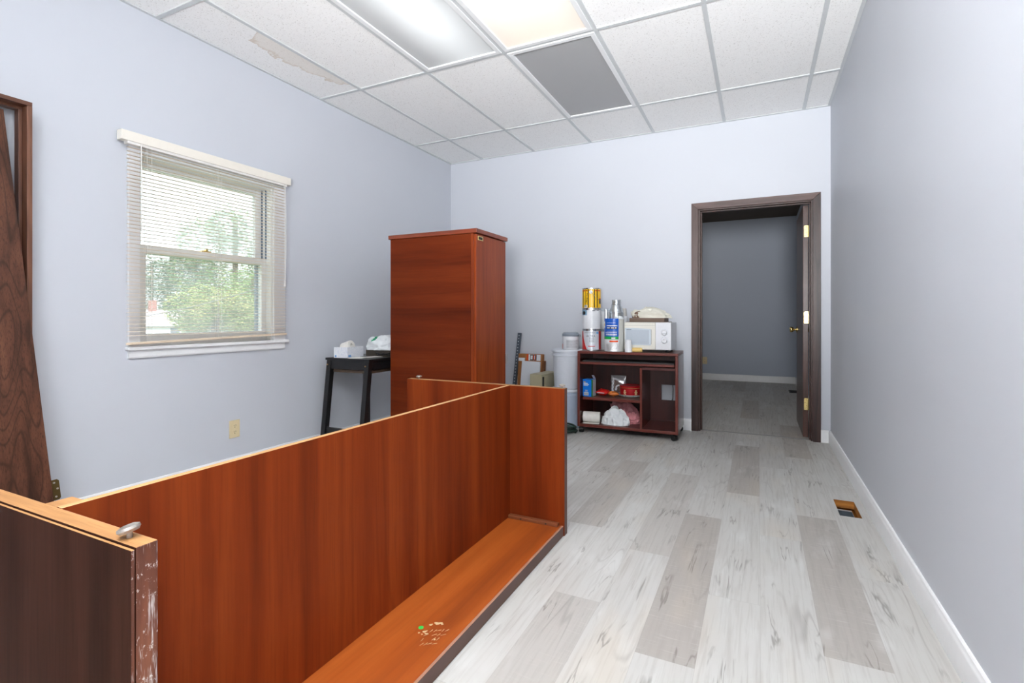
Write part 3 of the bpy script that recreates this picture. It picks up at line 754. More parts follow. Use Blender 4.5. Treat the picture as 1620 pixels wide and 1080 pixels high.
m.build('paint_spatter', plain('dried_paint', S(196, 170, 132), .6), dk)

# ------------------------------------------------------------------ tall cabinet
M_cabx = wood('cherry_veneer_level', S(74, 25, 9), S(102, 38, 13), S(118, 50, 20), 0, .45, .0, 1.0, grain=.22, cath=.12, spec=.1)
M_cab = wood('cherry_veneer_door', S(104, 40, 13), S(138, 58, 20), S(160, 76, 30), 2, .30, .0, 1.3, spec=.22, grain=.25, cath=.2)
M_cabtop = wood('cherry_top', S(96, 38, 18), S(128, 54, 26), S(146, 70, 36), 0, .35, .1, 1.0)
cb = thing('storage_cabinet', 'tall red-brown wooden cabinet standing behind the upturned desk', 'cabinet', (-2.17, 3.336, 0))
cx0, cx1, cy0, cy1, ct = -.375, .381, -.232, .238, 1.620
MB().box(cx0, cx1 - .04, cy0, cy1, 0, ct).build('carcass', M_cabx, cb, bevel=.002)
MB().box(cx1 - .040, cx1 - .020, cy0, cy1, 0, ct).build('side_post', M_cab, cb, bevel=.002)
dr = MB().box(cx1 - .0195, cx1, cy0 + .004, cy1 - .004, .03, ct - .006).build('door_panel', M_cab, cb, bevel=.002)
MB().box(cx0 - .012, cx1 + .012, cy0 - .012, cy1 + .010, ct + .0005, ct + .031).build('cabinet_top', M_cabtop, cb, bevel=.0025)
m = MB(); m.box(cx1, cx1 + .004, cy0 + .024, cy0 + .098, 1.572, 1.602); lp = m.build('latch_plate', M_brass, dr, bevel=.001)
m = MB(); m.box(cx1 + .004, cx1 + .006, cy0 + .035, cy0 + .085, 1.578, 1.596); m.build('latch_slot', M_dark, lp)
m = MB(); m.cyl((cx1 + .006, cy1 + .005, .66), (cx1 + .006, cy1 + .005, .735), .006, n=12).box(cx1 - .02, cx1 + .006, cy1 - .004, cy1 + .004, .66, .735); m.build('hinge', plain('dull_steel', (.45, .46, .47, 1), .4, .8), cb)

# ------------------------------------------------------------------ door frame and door leaning at the left
M_bw = wood('brown_oak_frame', S(62, 34, 22), S(106, 66, 46), S(124, 82, 60), 2, .45, 0, 1.4, grain=.6, cath=.3)
M_bwy = wood('brown_oak_frame_head', S(62, 34, 22), S(104, 64, 46), S(122, 80, 60), 1, .45, 0, 1.4, grain=.6, cath=.3)
M_slab = wood('brown_oak_door', S(42, 24, 17), S(86, 52, 37), S(104, 66, 48), 2, .48, 0, 2.0, grain=.75, cath=.6, spec=.25, stretch=.028, rings=15)
fr = thing('door_frame', 'empty brown wooden door frame propped upright against the left wall', 'door frame', (XL + .002, .74, 0))
F0, F1, FZ, FD = -.56, .398, 2.012, .118
lean = .0
def frame_board(y0, y1, z0, z1, x0=0, x1=FD): return MB().box(x0, x1, y0, y1, z0, z1)
frame_board(F1 - .019, F1, 0, FZ - .019).build('jamb', M_bw, fr, bevel=.0015); frame_board(F0, F0 + .019, 0, FZ - .019).build('jamb', M_bw, fr, bevel=.0015)
frame_board(F0, F1, FZ - .0188, FZ).build('head_jamb', M_bwy, fr, bevel=.0015)
m = MB(); m.box(.030, .072, F1 - .032, F1 - .0192, 0, FZ - .032).box(.030, .072, F0 + .0192, F0 + .032, 0, FZ - .032).box(.030, .072, F0 + .0192, F1 - .0192, FZ - .032, FZ - .019)
m.build('stop_moulding', M_bw, fr, bevel=.0015)
ds = thing('door', 'loose dark brown wooden door tilted inside the empty frame on the left', 'door', (0, 0, 0))
P0 = Vector((-2.775, 1.146, .004)); P1 = Vector((-3.060, 1.058, 1.962))
up = (P1 - P0).normalized(); side = Vector((0, -1, 0)); side = (side - up * side.dot(up)).normalized(); nrm = side.cross(up).normalized()
if nrm.x > 0: nrm = -nrm
def SP(a, h, t): return P0 + side * a + up * h + nrm * t
Wd, Hd, Td = .78, (P1 - P0).length, .035
m = MB(); lift = 0.030
m.hexa([SP(0, 0, 0), SP(Wd, 0, 0), SP(Wd, 0, Td), SP(0, 0, Td)], [SP(0, Hd, 0), SP(Wd, Hd, 0), SP(Wd, Hd, Td), SP(0, Hd, Td)])
m.build('door_slab', M_slab, ds, bevel=.002)
for h in (.255, 1.0):
    m = MB(); pl = [(0.004, -.045), (-.024, -.045), (-.031, -.038), (-.031, .038), (-.024, .045), (0.004, .045)]
    vs = [SP(a, h + b, .012) for a, b in pl] + [SP(a, h + b, .0145) for a, b in pl]; n = len(pl)
    m.add(vs, [tuple(range(n)), tuple(range(n, 2 * n))[::-1]] + [(i, (i + 1) % n, n + (i + 1) % n, n + i) for i in range(n)])
    if h < .9:
        hg = m.build('hinge', plain('dull_brass', (.20, .15, .06, 1), .35, .9), ds)
        m = MB()
        for (a, b) in ((-.012, .032), (-.022, .004), (-.014, -.030)): m.cyl(SP(a, h + b, .0118), SP(a, h + b, .009), .004, n=10)
        m.build('hinge_screw', plain('bright_screw', (.75, .74, .70, 1), .3, .8), hg)

# ------------------------------------------------------------------ black side table and what lies on it
M_blk = plain('black_stained_wood', S(22, 22, 24), .38, var=.25, scale=60)
M_tb = plain('brown_underside', S(84, 68, 54), .7)
TZ = .710; tx0, tx1, ty0, ty1 = -3.045, -2.605, 2.932, 3.395
tb = thing('side_table', 'small black wooden table with splayed legs against the left wall', 'table', ((tx0 + tx1) / 2, (ty0 + ty1) / 2, 0))
hx, hy = (tx1 - tx0) / 2, (ty1 - ty0) / 2
MB().box(-hx, hx, -hy, hy, TZ - .018, TZ).build('table_top', M_blk, tb, bevel=.003)
def leg(sx, sy):
    x0, x1 = (hx - .050, hx - .008) if sx > 0 else (-hx + .008, -hx + .050)
    yt = sy * (hy - .030); yb = sy * (hy + .050) if sy < 0 else hy - .030; q = .022
    m = MB(); m.hexa([(x0, yb - q, 0), (x1, yb - q, 0), (x1, yb + q, 0), (x0, yb + q, 0)], [(x0, yt - q, TZ - .018), (x1, yt - q, TZ - .018), (x1, yt + q, TZ - .018), (x0, yt + q, TZ - .018)])
    return m.build('leg', M_blk, tb, bevel=.002)
for sx in (-1, 1):
    for sy in (-1, 1): leg(sx, sy)
m = MB(); m.box(-hx + .05, hx - .05, -hy + .012, -hy + .030, TZ - .085, TZ - .0182).box(-hx + .05, hx - .05, hy - .03, hy - .012, TZ - .085, TZ - .0182).box(-hx + .012, -hx + .03, -hy + .05, hy - .05, TZ - .085, TZ - .0182).box(hx - .03, hx - .012, -hy + .053, hy - .053, TZ - .085, TZ - .0182)
m.build('apron', M_blk, tb, bevel=.002)
MB().box(-hx + .052, hx - .031, -hy + .034, hy - .031, TZ - .112, TZ - .09).build('bottom_board', M_tb, tb)
for sy in (-1,):
    m = MB(); y = sy * (hy + .033); m.box(-hx + .05, hx - .05, y - .010, y + .010, .115, .180); m.build('stretcher', M_blk, tb, bevel=.002)
for x in (-hx + .029, hx - .029): MB().cyl((x, -hy - .012, TZ - .052), (x, -hy - .004, TZ - .052), .005, n=12).build('bolt', plain('bolt_brass', S(190, 160, 120), .35, .6), tb)

def paper_print():
    t = NT('white_printed_card'); v = t.coord(); n = t.noise(t.mapping(v, (160, 160, 60)), 1, 2)
    c = t.mix(t.rng(n, .52, .62, 0, .5), (.78, .80, .84, 1), (.50, .56, .70, 1)); t.bsdf(c, .6); return t.m
M_print = paper_print(); M_blue = plain('print_blue', S(96, 150, 206), .5); M_paper = plain('white_paper', S(236, 234, 228), .8); M_pink = plain('paper_greyish', S(196, 190, 188), .8)
tbx = thing('tissue_box', 'white printed cardboard box on the small black table, near its wall end', 'box', (-2.926, 3.062, TZ), math.radians(8))
m = MB(); l, wd, hh = .062, .105, .082; th = .0025
m.box(-l, l, -wd, wd, 0, th).box(-l, l, -wd, -wd + th, th, hh).box(-l, l, wd - th, wd, th, hh).box(-l, -l + th, -wd + th, wd - th, th, hh).box(l - th, l, -wd + th, wd - th, th, hh)
m.build('carton', M_print, tbx)
MB().box(-.052, -.038, -wd - .0006, -wd, .006, .020).build('blue_print', M_blue, tbx); MB().box(l, l + .0006, -wd + .012, -wd + .045, .006, .022).build('blue_print', M_blue, tbx)
rl = thing('paper_roll', 'white paper roll lying in the open white printed box', 'paper roll', (-2.926, 3.035, TZ + .055), math.radians(8))
m = MB(); M = Matrix.Translation((0, 0, .012)) @ Matrix.Rotation(math.radians(-78), 4, 'X') @ Matrix.Rotation(math.radians(10), 4, 'Y')
m.lathe([(.018, -.03), (.042, -.03), (.043, -.026), (.043, .048), (.042, .052), (.018, .052), (.018, -.03)], 28, M=Matrix.Translation((0, 0, .022)) @ Matrix.Rotation(math.radians(72), 4, 'Y'), cap=False); m.build('roll', M_paper, rl, smooth=40)
for i, (x, y, rz, w_, h_, lab) in enumerate(((-2.79, 3.03, .3, .11, .15, 'white sheet of paper on the black table beside the printed box'), (-2.72, 3.09, -.2, .10, .14, 'greyish folded paper near the corner of the black table'))):
    t = MB().box(-w_ / 2, w_ / 2, -h_ / 2, h_ / 2, 0, .0022); tag(t.build('paper_sheet', M_paper if i == 0 else M_pink, loc=(x, y, TZ + (.0004 if i == 0 else .0034)), rot=(0, 0, rz)), lab, 'paper', 'papers on the black table')
tr = thing('tray', 'dark brown tray with a black wire rim on the black table, under the plastic bag', 'tray', (-2.735, 3.262, TZ))
m = MB(); m.box(-.125, .125, -.08, .08, 0, .006).box(-.125, .125, -.08, -.074, .006, .052).box(-.125, .125, .074, .08, .006, .052).box(-.125, -.119, -.074, .074, .006, .052).box(.119, .125, -.074, .074, .006, .052)
m.build('tray_body', plain('dark_brown_tray', S(66, 58, 48), .5), tr, bevel=.002)
m = MB(); m.tube([(-.02, -.086, .03), (.05, -.090, .018), (.12, -.086, .03)], .006, 8).tube([(0, -.088, .012), (.06, -.092, .028), (.124, -.088, .014)], .005, 8); m.build('wire_rim', plain('black_wire', S(18, 18, 20), .3), tr)
def film_mat(name, col, rough=.32, ble=.25):
    t = NT(name); v = t.coord(); n = t.noise(v, 60, 4)
    b = t.bsdf(col, rough, 0, .5, 0, t.bump(n, .35, .004)); return t.m
M_bag = film_mat('white_plastic_film', (.78, .82, .84, 1)); M_bagp = film_mat('pink_plastic_film', S(226, 150, 156), .4)
M_greenprint = plain('green_print', S(60, 160, 120), .5)
bg = thing('plastic_bag', 'crumpled white plastic bag with green print on top of the dark tray', 'bag', (-2.735, 3.245, TZ + .0525))
crumple(MB(), .30, .17, .112, 3, amp=.24, freq=1.5, flat=.6).build('bag_film', M_bag, bg, smooth=60)
bf = bpy.data.objects['bag_film'].data; m = MB()
for p in bf.polygons:
    c_ = p.center
    if len(p.vertices) == 4 and -.055 < c_.x < -.005 and c_.y < -.012 and c_.z > .070 and abs((c_.x + .03) * .8 - (c_.z - .088)) < .012:
        m.add([tuple(bf.vertices[v_].co + bf.vertices[v_].normal * .0012) for v_ in p.vertices], [(0, 1, 2, 3)])
m.build('green_print', M_greenprint, bg)

# ------------------------------------------------------------------ computer cart
M_mah = wood('mahogany_laminate', S(46, 15, 12), S(78, 27, 22), S(98, 38, 31), 0, .34, .08, 1.4, grain=.25, cath=.1)
M_mahv = wood('mahogany_laminate_upright', S(46, 15, 12), S(76, 26, 21), S(96, 37, 31), 2, .24, .2, 1.4, grain=.25, cath=.1)
M_mahb = wood('mahogany_back', S(42, 15, 13), S(66, 25, 21), S(84, 34, 29), 2, .45, .0, 1.2)
M_edge = plain('cart_edge_band', S(104, 44, 34), .35, var=.08)
M_worn = wood('worn_cart_top', S(78, 46, 38), S(112, 78, 66), S(158, 132, 118), 0, .35, .1, 2, grain=.4)
M_rub = plain('black_plastic', S(22, 22, 23), .45)
CW, CD, CH0, CH1 = .857, .455, .056, .725
cart = thing('computer_cart', 'dark mahogany rolling computer cart with open shelves against the back wall', 'cart', (-1.022, 4.335, 0), math.radians(1.6))
hw = CW / 2; pt = .022
MB().box(-hw + .001, hw - .001, .006, CD, CH1 - .022, CH1).build('cart_top', M_worn, cart, bevel=.004)
MB().box(-hw, hw, 0, .010, CH1 - .022, CH1).build('top_edge', M_edge, cart, bevel=.003)
for sx in (-1, 1):
    x0, x1 = (-hw, -hw + pt) if sx < 0 else (hw - pt, hw)
    sp = MB().box(x0, x1, .006, CD, CH0, CH1 - .0225).build('side_panel', M_mahv, cart, bevel=.002)
    MB().box(x0, x1, -.002, .0058, CH0, CH1 - .0225).build('panel_edge', M_edge, sp, bevel=.003)
MB().box(-hw + pt, hw - pt, .008, CD - .012, CH0 + .002, CH0 + .024).build('bottom_shelf', M_mah, cart)
MB().box(-hw + pt, hw - pt, 0, .0078, CH0, CH0 + .024).build('bottom_edge', M_edge, cart, bevel=.002)
dvx = .128
MB().box(dvx - .009, dvx + .009, .010, CD - .012, CH0 + .0245, .595).build('divider', M_mahv, cart)
MB().box(dvx - .009, dvx + .009, .002, .0098, CH0 + .0245, .595).build('divider_edge', M_edge, cart, bevel=.002)
MB().box(dvx + .0095, hw - pt - .0005, .004, CD - .012, .580, .602).build('compartment_top', M_mah, cart)
ms = MB().box(-hw + pt + .022, dvx - .0095, .030, CD - .012, .296, .316).build('middle_shelf', M_worn, cart)
MB().box(-hw + pt + .022, dvx - .0095, .020, .0298, .294, .316).build('shelf_edge', M_edge, ms, bevel=.002)
ky = MB().box(-hw + pt + .006, hw - pt - .006, .004, .30, .612, .630).build('keyboard_tray', M_mah, cart, bevel=.002)
MB().box(-hw + pt + .006, hw - pt - .006, -.004, .0038, .611, .631).build('tray_edge', M_edge, ky, bevel=.002)
MB().box(-hw + pt + .020, hw - pt - .010, .012, .28, .6305, .642).build('black_tray_mat', plain('black_mat', S(46, 46, 46), .5, var=.2), ky, bevel=.003)
m = MB(); bz0, bz1 = CH0 + .024, CH1 - .0225; hx0, hx1, hz0, hz1 = .235, .360, .268, .408
m.box(-hw + pt, hx0, CD - .010, CD - .002, bz0, bz1).box(hx1, hw - pt, CD - .010, CD - .002, bz0, bz1).box(hx0, hx1, CD - .010, CD - .002, bz0, hz0).box(hx0, hx1, CD - .010, CD - .002, hz1, bz1)
m.build('back_panel', M_mahb, cart)
def caster(x, y, steer):
    m = MB(); m.cyl((x, y, .0505), (x, y, CH0 - .0005), .014, n=16); k = m.build('caster', M_rub, cart)
    M = Matrix.Translation((x, y, .0)) @ Matrix.Rotation(steer, 4, 'Z')
    for s in (-1, 1):
        m = MB(); W = Matrix.Rotation(PI / 2, 4, 'Y')
        m.lathe([(.004, -.006), (.021, -.008), (.0245, -.005), (.0245, .005), (.021, .008), (.004, .006)], 24, M=M @ Matrix.Translation((s * .013, .012, .025)) @ W)
        m.build('wheel', M_rub, k, smooth=35)
    m = MB(); m.lathe([(.026, -.004), (.026, .004)], 20, M=M @ Matrix.Translation((0, .012, .026)) @ Matrix.Rotation(PI / 2, 4, 'Y')); m.build('wheel_hood', M_rub, k)
for x, y, st in ((-hw + .03, .02, .2), (hw - .022, .02, .9), (-hw + .03, CD - .035, .2), (hw - .022, CD - .035, .9)): caster(x, y, st)

# ------------------------------------------------------------------ things on the cart (top at CH1)
A0 = -73.0
M_tin = plain('tinplate', (.68, .69, .71, 1), .22, .95, var=.05)
M_labw = plain('white_label', S(222, 224, 228), .35, var=.03); M_labs = plain('silver_label', S(214, 218, 226), .28, .15, var=.03)
M_red = plain('red_label', S(196, 30, 24), .35); M_yel = plain('yellow_label', S(240, 190, 24), .35); M_blackp = plain('black_print', S(26, 24, 22), .4)
M_ltblue = plain('pale_blue_label', S(128, 164, 190), .4); M_greyp = plain('grey_print', S(110, 112, 120), .5); M_orng = plain('orange_print', S(226, 84, 30), .4)
M_dkblue = plain('dark_blue_print', S(44, 52, 140), .4)
CR, CHT = .0835, .187
def gallon(label, loc, seam=M_tin):
    t = thing('paint_can', label, 'paint can', loc, 0, 'paint cans stacked on the cart')
    m = MB(); m.lathe([(CR - .002, 0), (CR + .001, .001), (CR + .001, .005), (CR - .001, .007), (CR - .001, CHT - .010), (CR + .0012, CHT - .008), (CR + .0012, CHT - .001), (CR - .004, CHT), (CR - .008, CHT - .004), (CR - .014, CHT - .004)], 48)
    m.build('can_body', seam, t, smooth=35)
    m = MB(); m.lathe([(CR - .0135, CHT - .006), (CR - .0135, CHT - .0025), (CR - .018, CHT - .0015), (CR - .022, CHT - .005), (.002, CHT - .005)], 40); m.build('lid', M_tin, t, smooth=35)
    return t
cx, cy = -1.366, 4.475
c1 = gallon('silver and red paint can at the bottom of the stack on the cart', (cx, cy, CH1 + .0008))
MB().arc(CR - .0008, A0 - 92, A0 + 92, .009, CHT - .013).build('label', M_labs, c1)
m = MB()  # red swoosh on the left, wide at the foot
NS = 44
for i in range(NS):
    z0, z1 = .009 + (CHT - .022) * i / NS, .009 + (CHT - .022) * (i + 1) / NS
    u = 1 - (i + .5) / NS; right = -64 + 34 * u ** 1.6
    m.arc(CR + .0002, A0 - 92, A0 + right, z0, z1, n=8)
m.build('red_swoosh', M_red, c1); MB().arc(CR + .0002, A0 + 50, A0 + 92, .009, CHT - .013).build('red_label_band', M_red, c1)
wrap_text('ULTRA', .027, CR, A0 - 7, .130).build('lettering', plain('dark_grey_print', S(84, 86, 96), .4), c1)
m = MB(); m.arc(CR + .0003, A0 - 22, A0 + 22, .036, .043); m.build('red_strip', M_red, c1)
m = MB(); m.arc(CR + .0003, A0 + 30, A0 + 46, .150, .168); m.build('blue_square', plain('sky_blue_print', S(110, 178, 226), .4), c1)
m = MB(); m.arc(CR + .0003, A0 - 48, A0 + 24, .158, .162); 
for i in range(5): m.arc(CR + .0003, A0 - 16, A0 + 16 - 3 * (i % 2), .078 + i * .009, .0805 + i * .009)
m.build('print_lines', M_greyp, c1)
c2 = gallon('white labelled paint can in the middle of the stack on the cart', (cx, cy, CH1 + .0008 + CHT + .0005))
MB().arc(CR - .0008, A0 - 95, A0 + 95, .009, CHT - .011).build('label', M_labw, c2)
MB().arc(CR + .0002, A0 - 92, A0 - 30, .130, CHT - .011).build('pale_blue_panel', M_ltblue, c2)
m = MB(); M = Matrix.Rotation(math.radians(A0 - 52), 4, 'Z') @ Matrix.Translation((CR - .001, 0, .150)) @ Matrix.Rotation(PI / 2, 4, 'Y'); m.lathe([(.017, 0), (.017, .004), (.006, .006), (.002, .006)], 20, M=M); m.build('handle_boss', M_blackp, c2)
for a_, b_, z_ in ((5, 22, .166), (32, 50, .169)): MB().arc(CR + .0003, A0 + a_, A0 + b_, z_, .1745).build('dark_print', M_greyp, c2)
m = MB()
for i in range(5): m.arc(CR + .0003, A0 + 10 - 2 * i, A0 + 52, .05 + i * .016, .0512 + i * .016)
m.build('print_lines', plain('faint_print', S(186, 190, 200), .5), c2)
m = MB(); q = math.radians(A0 - 70); dx, dy = math.cos(q), math.sin(q)
m.tube([(CR * dx, CR * dy, .150), ((CR + .03) * dx, (CR + .03) * dy, .149)], .0014, 6); m.build('wire_handle', M_tin, c2)
c3 = gallon('yellow paint can with black bands at the top of the stack on the cart', (cx, cy, CH1 + .0008 + 2 * (CHT + .0005)))
MB().arc(CR - .0008, A0 - 95, A0 + 95, .009, CHT - .011).build('label', M_yel, c3)
m = MB()
for a, b in ((-62, -57), (-41, -38), (-24, -17), (14, 20), (33, 40)): m.arc(CR + .0002, A0 + a, A0 + b, .010, CHT - .012)
m.arc(CR + .0002, A0 + 52, A0 + 74, .045, .088)
for i in range(6): m.arc(CR + .0002, A0 - 36 + i * 1.1, A0 - 29 + (i % 3) * 2, .06 + i * .014, .067 + i * .014)
m.build('black_bands', plain('dark_olive_print', S(70, 56, 14), .4), c3)
for a_, b_, z_ in ((-75, -42, .158), (-36, -26, .158), (22, 32, .158), (42, 64, .158), (50, 76, .086)): MB().arc(CR + .0003, A0 + a_, A0 + b_, z_, z_ + .008).build('red_strip', M_red, c3)
MB().arc(CR + .0004, A0 - 50, A0 - 27, .010, .034).build('barcode_panel', M_labw, c3)
m = MB()
for i in range(7): m.arc(CR + .0012, A0 - 47 + i * 2.6, A0 - 45.8 + i * 2.6, .016, .032, n=2)
m.build('barcode', M_blackp, c3)
m = MB(); M = Matrix.Rotation(math.radians(A0 - 4), 4, 'Z') @ Matrix.Translation((CR - .001, 0, .150)) @ Matrix.Rotation(PI / 2, 4, 'Y'); m.lathe([(.016, 0), (.016, .003), (.008, .006), (.002, .006)], 20, M=M); m.build('handle_ear', M_labw, c3, smooth=35)
m = MB(); pts = []
for i in range(9):
    u = i / 8; q = math.radians(A0 - 4 + u * 85); pts.append(((CR + .006) * math.cos(q), (CR + .006) * math.sin(q), .150 - .075 * math.sin(u * PI * .62)))
m.tube(pts, .0012, 6); m.build('wire_handle', M_tin, c3)

# stack behind: two white tubs
def tub(label, z, r, h, lidmat, stripe=None):
    t = thing('plastic_tub', label, 'tub', (-1.290, 4.655, z), 0, 'plastic tubs behind the cans')
    m = MB(); m.lathe([(r * .93, 0), (r * .97, .004), (r, h - .03), (r, h - .025)], 36); m.build('tub_body', M_labw, t, smooth=35)
    m = MB(); m.lathe([(r + .002, h - .0245), (r + .004, h - .022), (r + .004, h - .006), (r + .001, h - .004), (r - .004, h - .002), (r - .006, h), (.002, h)], 36); m.build('lid', lidmat, t, smooth=35)
    return t
M_greylid = plain('grey_plastic_lid', S(136, 146, 158), .4); M_clearlid = plain('pale_lid', S(196, 204, 212), .3)
t1 = tub('white tub with grey lid and orange mark, half hidden behind the paint cans', CH1 + .0008, .068, .190, M_greylid)
m = MB(); m.arc(.0672, A0 + 22, A0 + 52, .055, .125); m.build('orange_mark', M_orng, t1); m = MB(); m.arc(.0680, A0 + 40, A0 + 66, .062, .112); m.build('blue_mark', M_ltblue, t1)
t2 = tub('white tub with pale lid stacked on the grey-lidded tub behind the paint cans', CH1 + .0008 + .1905, .066, .188, M_clearlid)
m = MB(); m.arc(.0662, A0 + 12, A0 + 32, .040, .085); m.build('dark_blue_mark', M_dkblue, t2)

# roll of foil bubble insulation with blue sleeve
def foil():
    t = NT('foil_bubble_wrap'); v = t.coord(); n = t.new('ShaderNodeTexVoronoi'); t.link(v, n.inputs['Vector']); n.inputs['Scale'].default_value = 110
    n2 = t.noise(v, 90, 3)
    t.bsdf((.78, .78, .78, 1), t.rng(n2, .3, .7, .28, .5), .65, .5, 0, t.bump(n.outputs[0], .7, .003)); return t.m
M_foil = foil()
M_film = film_mat('clear_wrap_over_foil', S(205, 206, 200), .25)
ir = thing('insulation_roll', 'silver bubble foil roll with a blue and green paper sleeve on the cart', 'insulation roll', (-1.141, 4.408, CH1 + .0006))
R = .0835; IH = .285
m = MB(); m.lathe([(.03, 0), (R - .004, 0), (R - .001, .004), (R - .001, IH - .004), (R - .004, IH), (.03, IH), (.03, 0)], 64, cap=False); m.build('foil_roll', M_foil, ir, smooth=35)
MB().arc(R - .0006, A0 + 30, A0 + 120, .004, IH - .004, th=.0012).build('clear_wrap', M_film, ir)
M_bluelab = plain('blue_label', S(14, 92, 196), .32, var=.05); M_grnlab = plain('green_label', S(12, 160, 66), .35)
a0, a1 = A0 - 88, A0 + 24
MB().arc(R, a0, a1, .132, IH + .004, th=.001).build('blue_sleeve', M_bluelab, ir)
MB().arc(R, a0, a1, .108, .1318, th=.001).build('green_band', M_grnlab, ir)
MB().arc(R, a0, a1, .074, .1078, th=.001).build('white_band', M_labw, ir)
MB().arc(R + .0012, A0 - 30, A0 + 20, .084, .098).build('orange_bar', M_orng, ir)
MB().arc(R + .0012, A0 - 52, A0 + 15, .199, .216).build('black_bar', M_blackp, ir)
m = MB()
for (a, b, z0, z1) in ((-50, 16, .222, .231), (-48, -28, .203, .212), (-22, -4, .203, .212), (2, 12, .203, .212), (-50, 16, .177, .179), (-60, 14, .166, .170), (-48, 6, .250, .252), (-18, 4, .112, .124)):
    m.arc(R + .0022, A0 + a, A0 + b, z0, z1, th=.0004)
for i in range(10): m.arc(R + .0022, A0 - 56 + i * 7.2, A0 - 51 + i * 7.2, .142, .157, th=.0004)
m.build('white_print', M_labw, ir)
MB().arc(R + .0012, A0 - 84, A0 - 68, .205, .262).build('white_tab', M_labw, ir); MB().arc(R + .002, A0 - 82, A0 - 72, .225, .245).build('yellow_mark', M_yel, ir)

# galvanised parts standing behind the roll
M_galv = plain('galvanised_steel', (.62, .66, .69, 1), .28, .9, var=.12, scale=40)
gd = thing('duct_reducer', 'galvanised metal duct reducer rising behind the blue-sleeved roll', 'duct', (-1.168, 4.592, CH1 + .0006))
m = MB(); m.lathe([(.062, 0), (.062, .335), (.0645, .338), (.0645, .346), (.060, .350), (.0585, .362), (.0425, .408), (.0405, .414), (.0425, .417), (.0425, .422), (.0405, .425), (.0405, .456), (.0385, .457), (.0385, .30)], 44, cap=False); m.build('duct_pipe', M_galv, gd, smooth=30)
m = MB(); m.box(-.006, .004, -.0425, -.0395, .43, .448); m.build('seam_clip', plain('seam_dark', (.2, .2, .21, 1), .4, .8), gd)
sp = MB(); sp.lathe([(.0155, 0), (.0155, .358), (.017, .360), (.017, .370), (.013, .372), (.013, .30)], 24, cap=False)
tag(sp.build('metal_pipe', M_galv, loc=(-1.247, 4.535, CH1 + .0006), smooth=30), 'narrow metal pipe standing between the paint cans and the blue-sleeved roll', 'pipe')
sc = thing('spray_can', 'slim can with a grey-white cap behind the blue-sleeved roll, microwave side', 'can', (-1.132, 4.745, CH1 + .0006))
m = MB(); m.lathe([(.030, 0), (.032, .003), (.032, .295), (.028, .306), (.022, .310)], 28); m.build('can_body', M_labw, sc, smooth=35)
m = MB(); m.lathe([(.0225, .3105), (.0225, .350), (.020, .380), (.016, .384), (.002, .384)], 24); m.build('cap', plain('grey_white_cap', S(200, 196, 192), .4), sc, smooth=35)
m = MB(); crumple(m, .075, .05, .022, 9, amp=.3, freq=1.6); tag(m.build('plastic_film', M_bag, loc=(-1.098, 4.412, CH1 + IH + .0008), smooth=60), 'scrap of clear crumpled plastic on top of the blue-sleeved roll', 'plastic film')

# microwave
M_mwc = plain('cream_enamel', S(232, 230, 220), .35, var=.015); M_mww = plain('white_enamel', S(228, 230, 234), .35, var=.015)
M_mwg = plain('microwave_window', S(188, 198, 208), .12, var=.02); M_mwd = plain('microwave_window_border', S(204, 214, 222), .12, var=.02)
mw = thing('microwave', 'cream white microwave oven with two dials on the cart', 'microwave', (-.868, 4.400, CH1), math.radians(-.5))
ML, MR, MZ0, MZ1, MD = -.182, .211, .022, .256, .30
MB().box(ML, MR, .020, MD, MZ0, MZ1).build('oven_body', M_mww, mw, bevel=.004)
dxr = .083
md = MB().box(ML, dxr, 0, .0195, MZ0 + .002, MZ1 - .001).build('oven_door', M_mwc, mw, bevel=.004, seg=3)
m = MB(); m.prism([(ML + .006, .060), (.046, .060), (.048, .118), (.046, .200), (-.08, .206), (ML + .006, .207)], (0, -.0002, 0), (1, 0, 0), (0, 0, 1), .0014); wb = m.build('window_border', M_mwd, md)
m = MB(); m.prism([(ML + .018, .072), (.030, .072), (.030, .190), (ML + .018, .192)], (0, -.0017, 0), (1, 0, 0), (0, 0, 1), .0008); m.build('window', M_mwg, md)
m = MB(); m.prism([(ML + .020, .1915), (ML + .062, .1905), (ML + .062, .1955), (ML + .020, .1965)], (0, -.0026, 0), (1, 0, 0), (0, 0, 1), .0006); m.build('brand_mark', plain('slate_blue_print', S(92, 108, 130), .5), md)
m = MB(); m.box(.0475, .0505, -.002, .0, .070, .195).box(ML + .004, dxr - .002, -.0012, 0, .2295, .2310); m.build('door_seam', plain('seam_grey', S(150, 152, 152), .5), md)
mp_ = MB().box(dxr + .0015, MR, 0, .0195, MZ0 + .002, MZ1 - .001).build('control_panel', M_mww, mw, bevel=.004, seg=3)
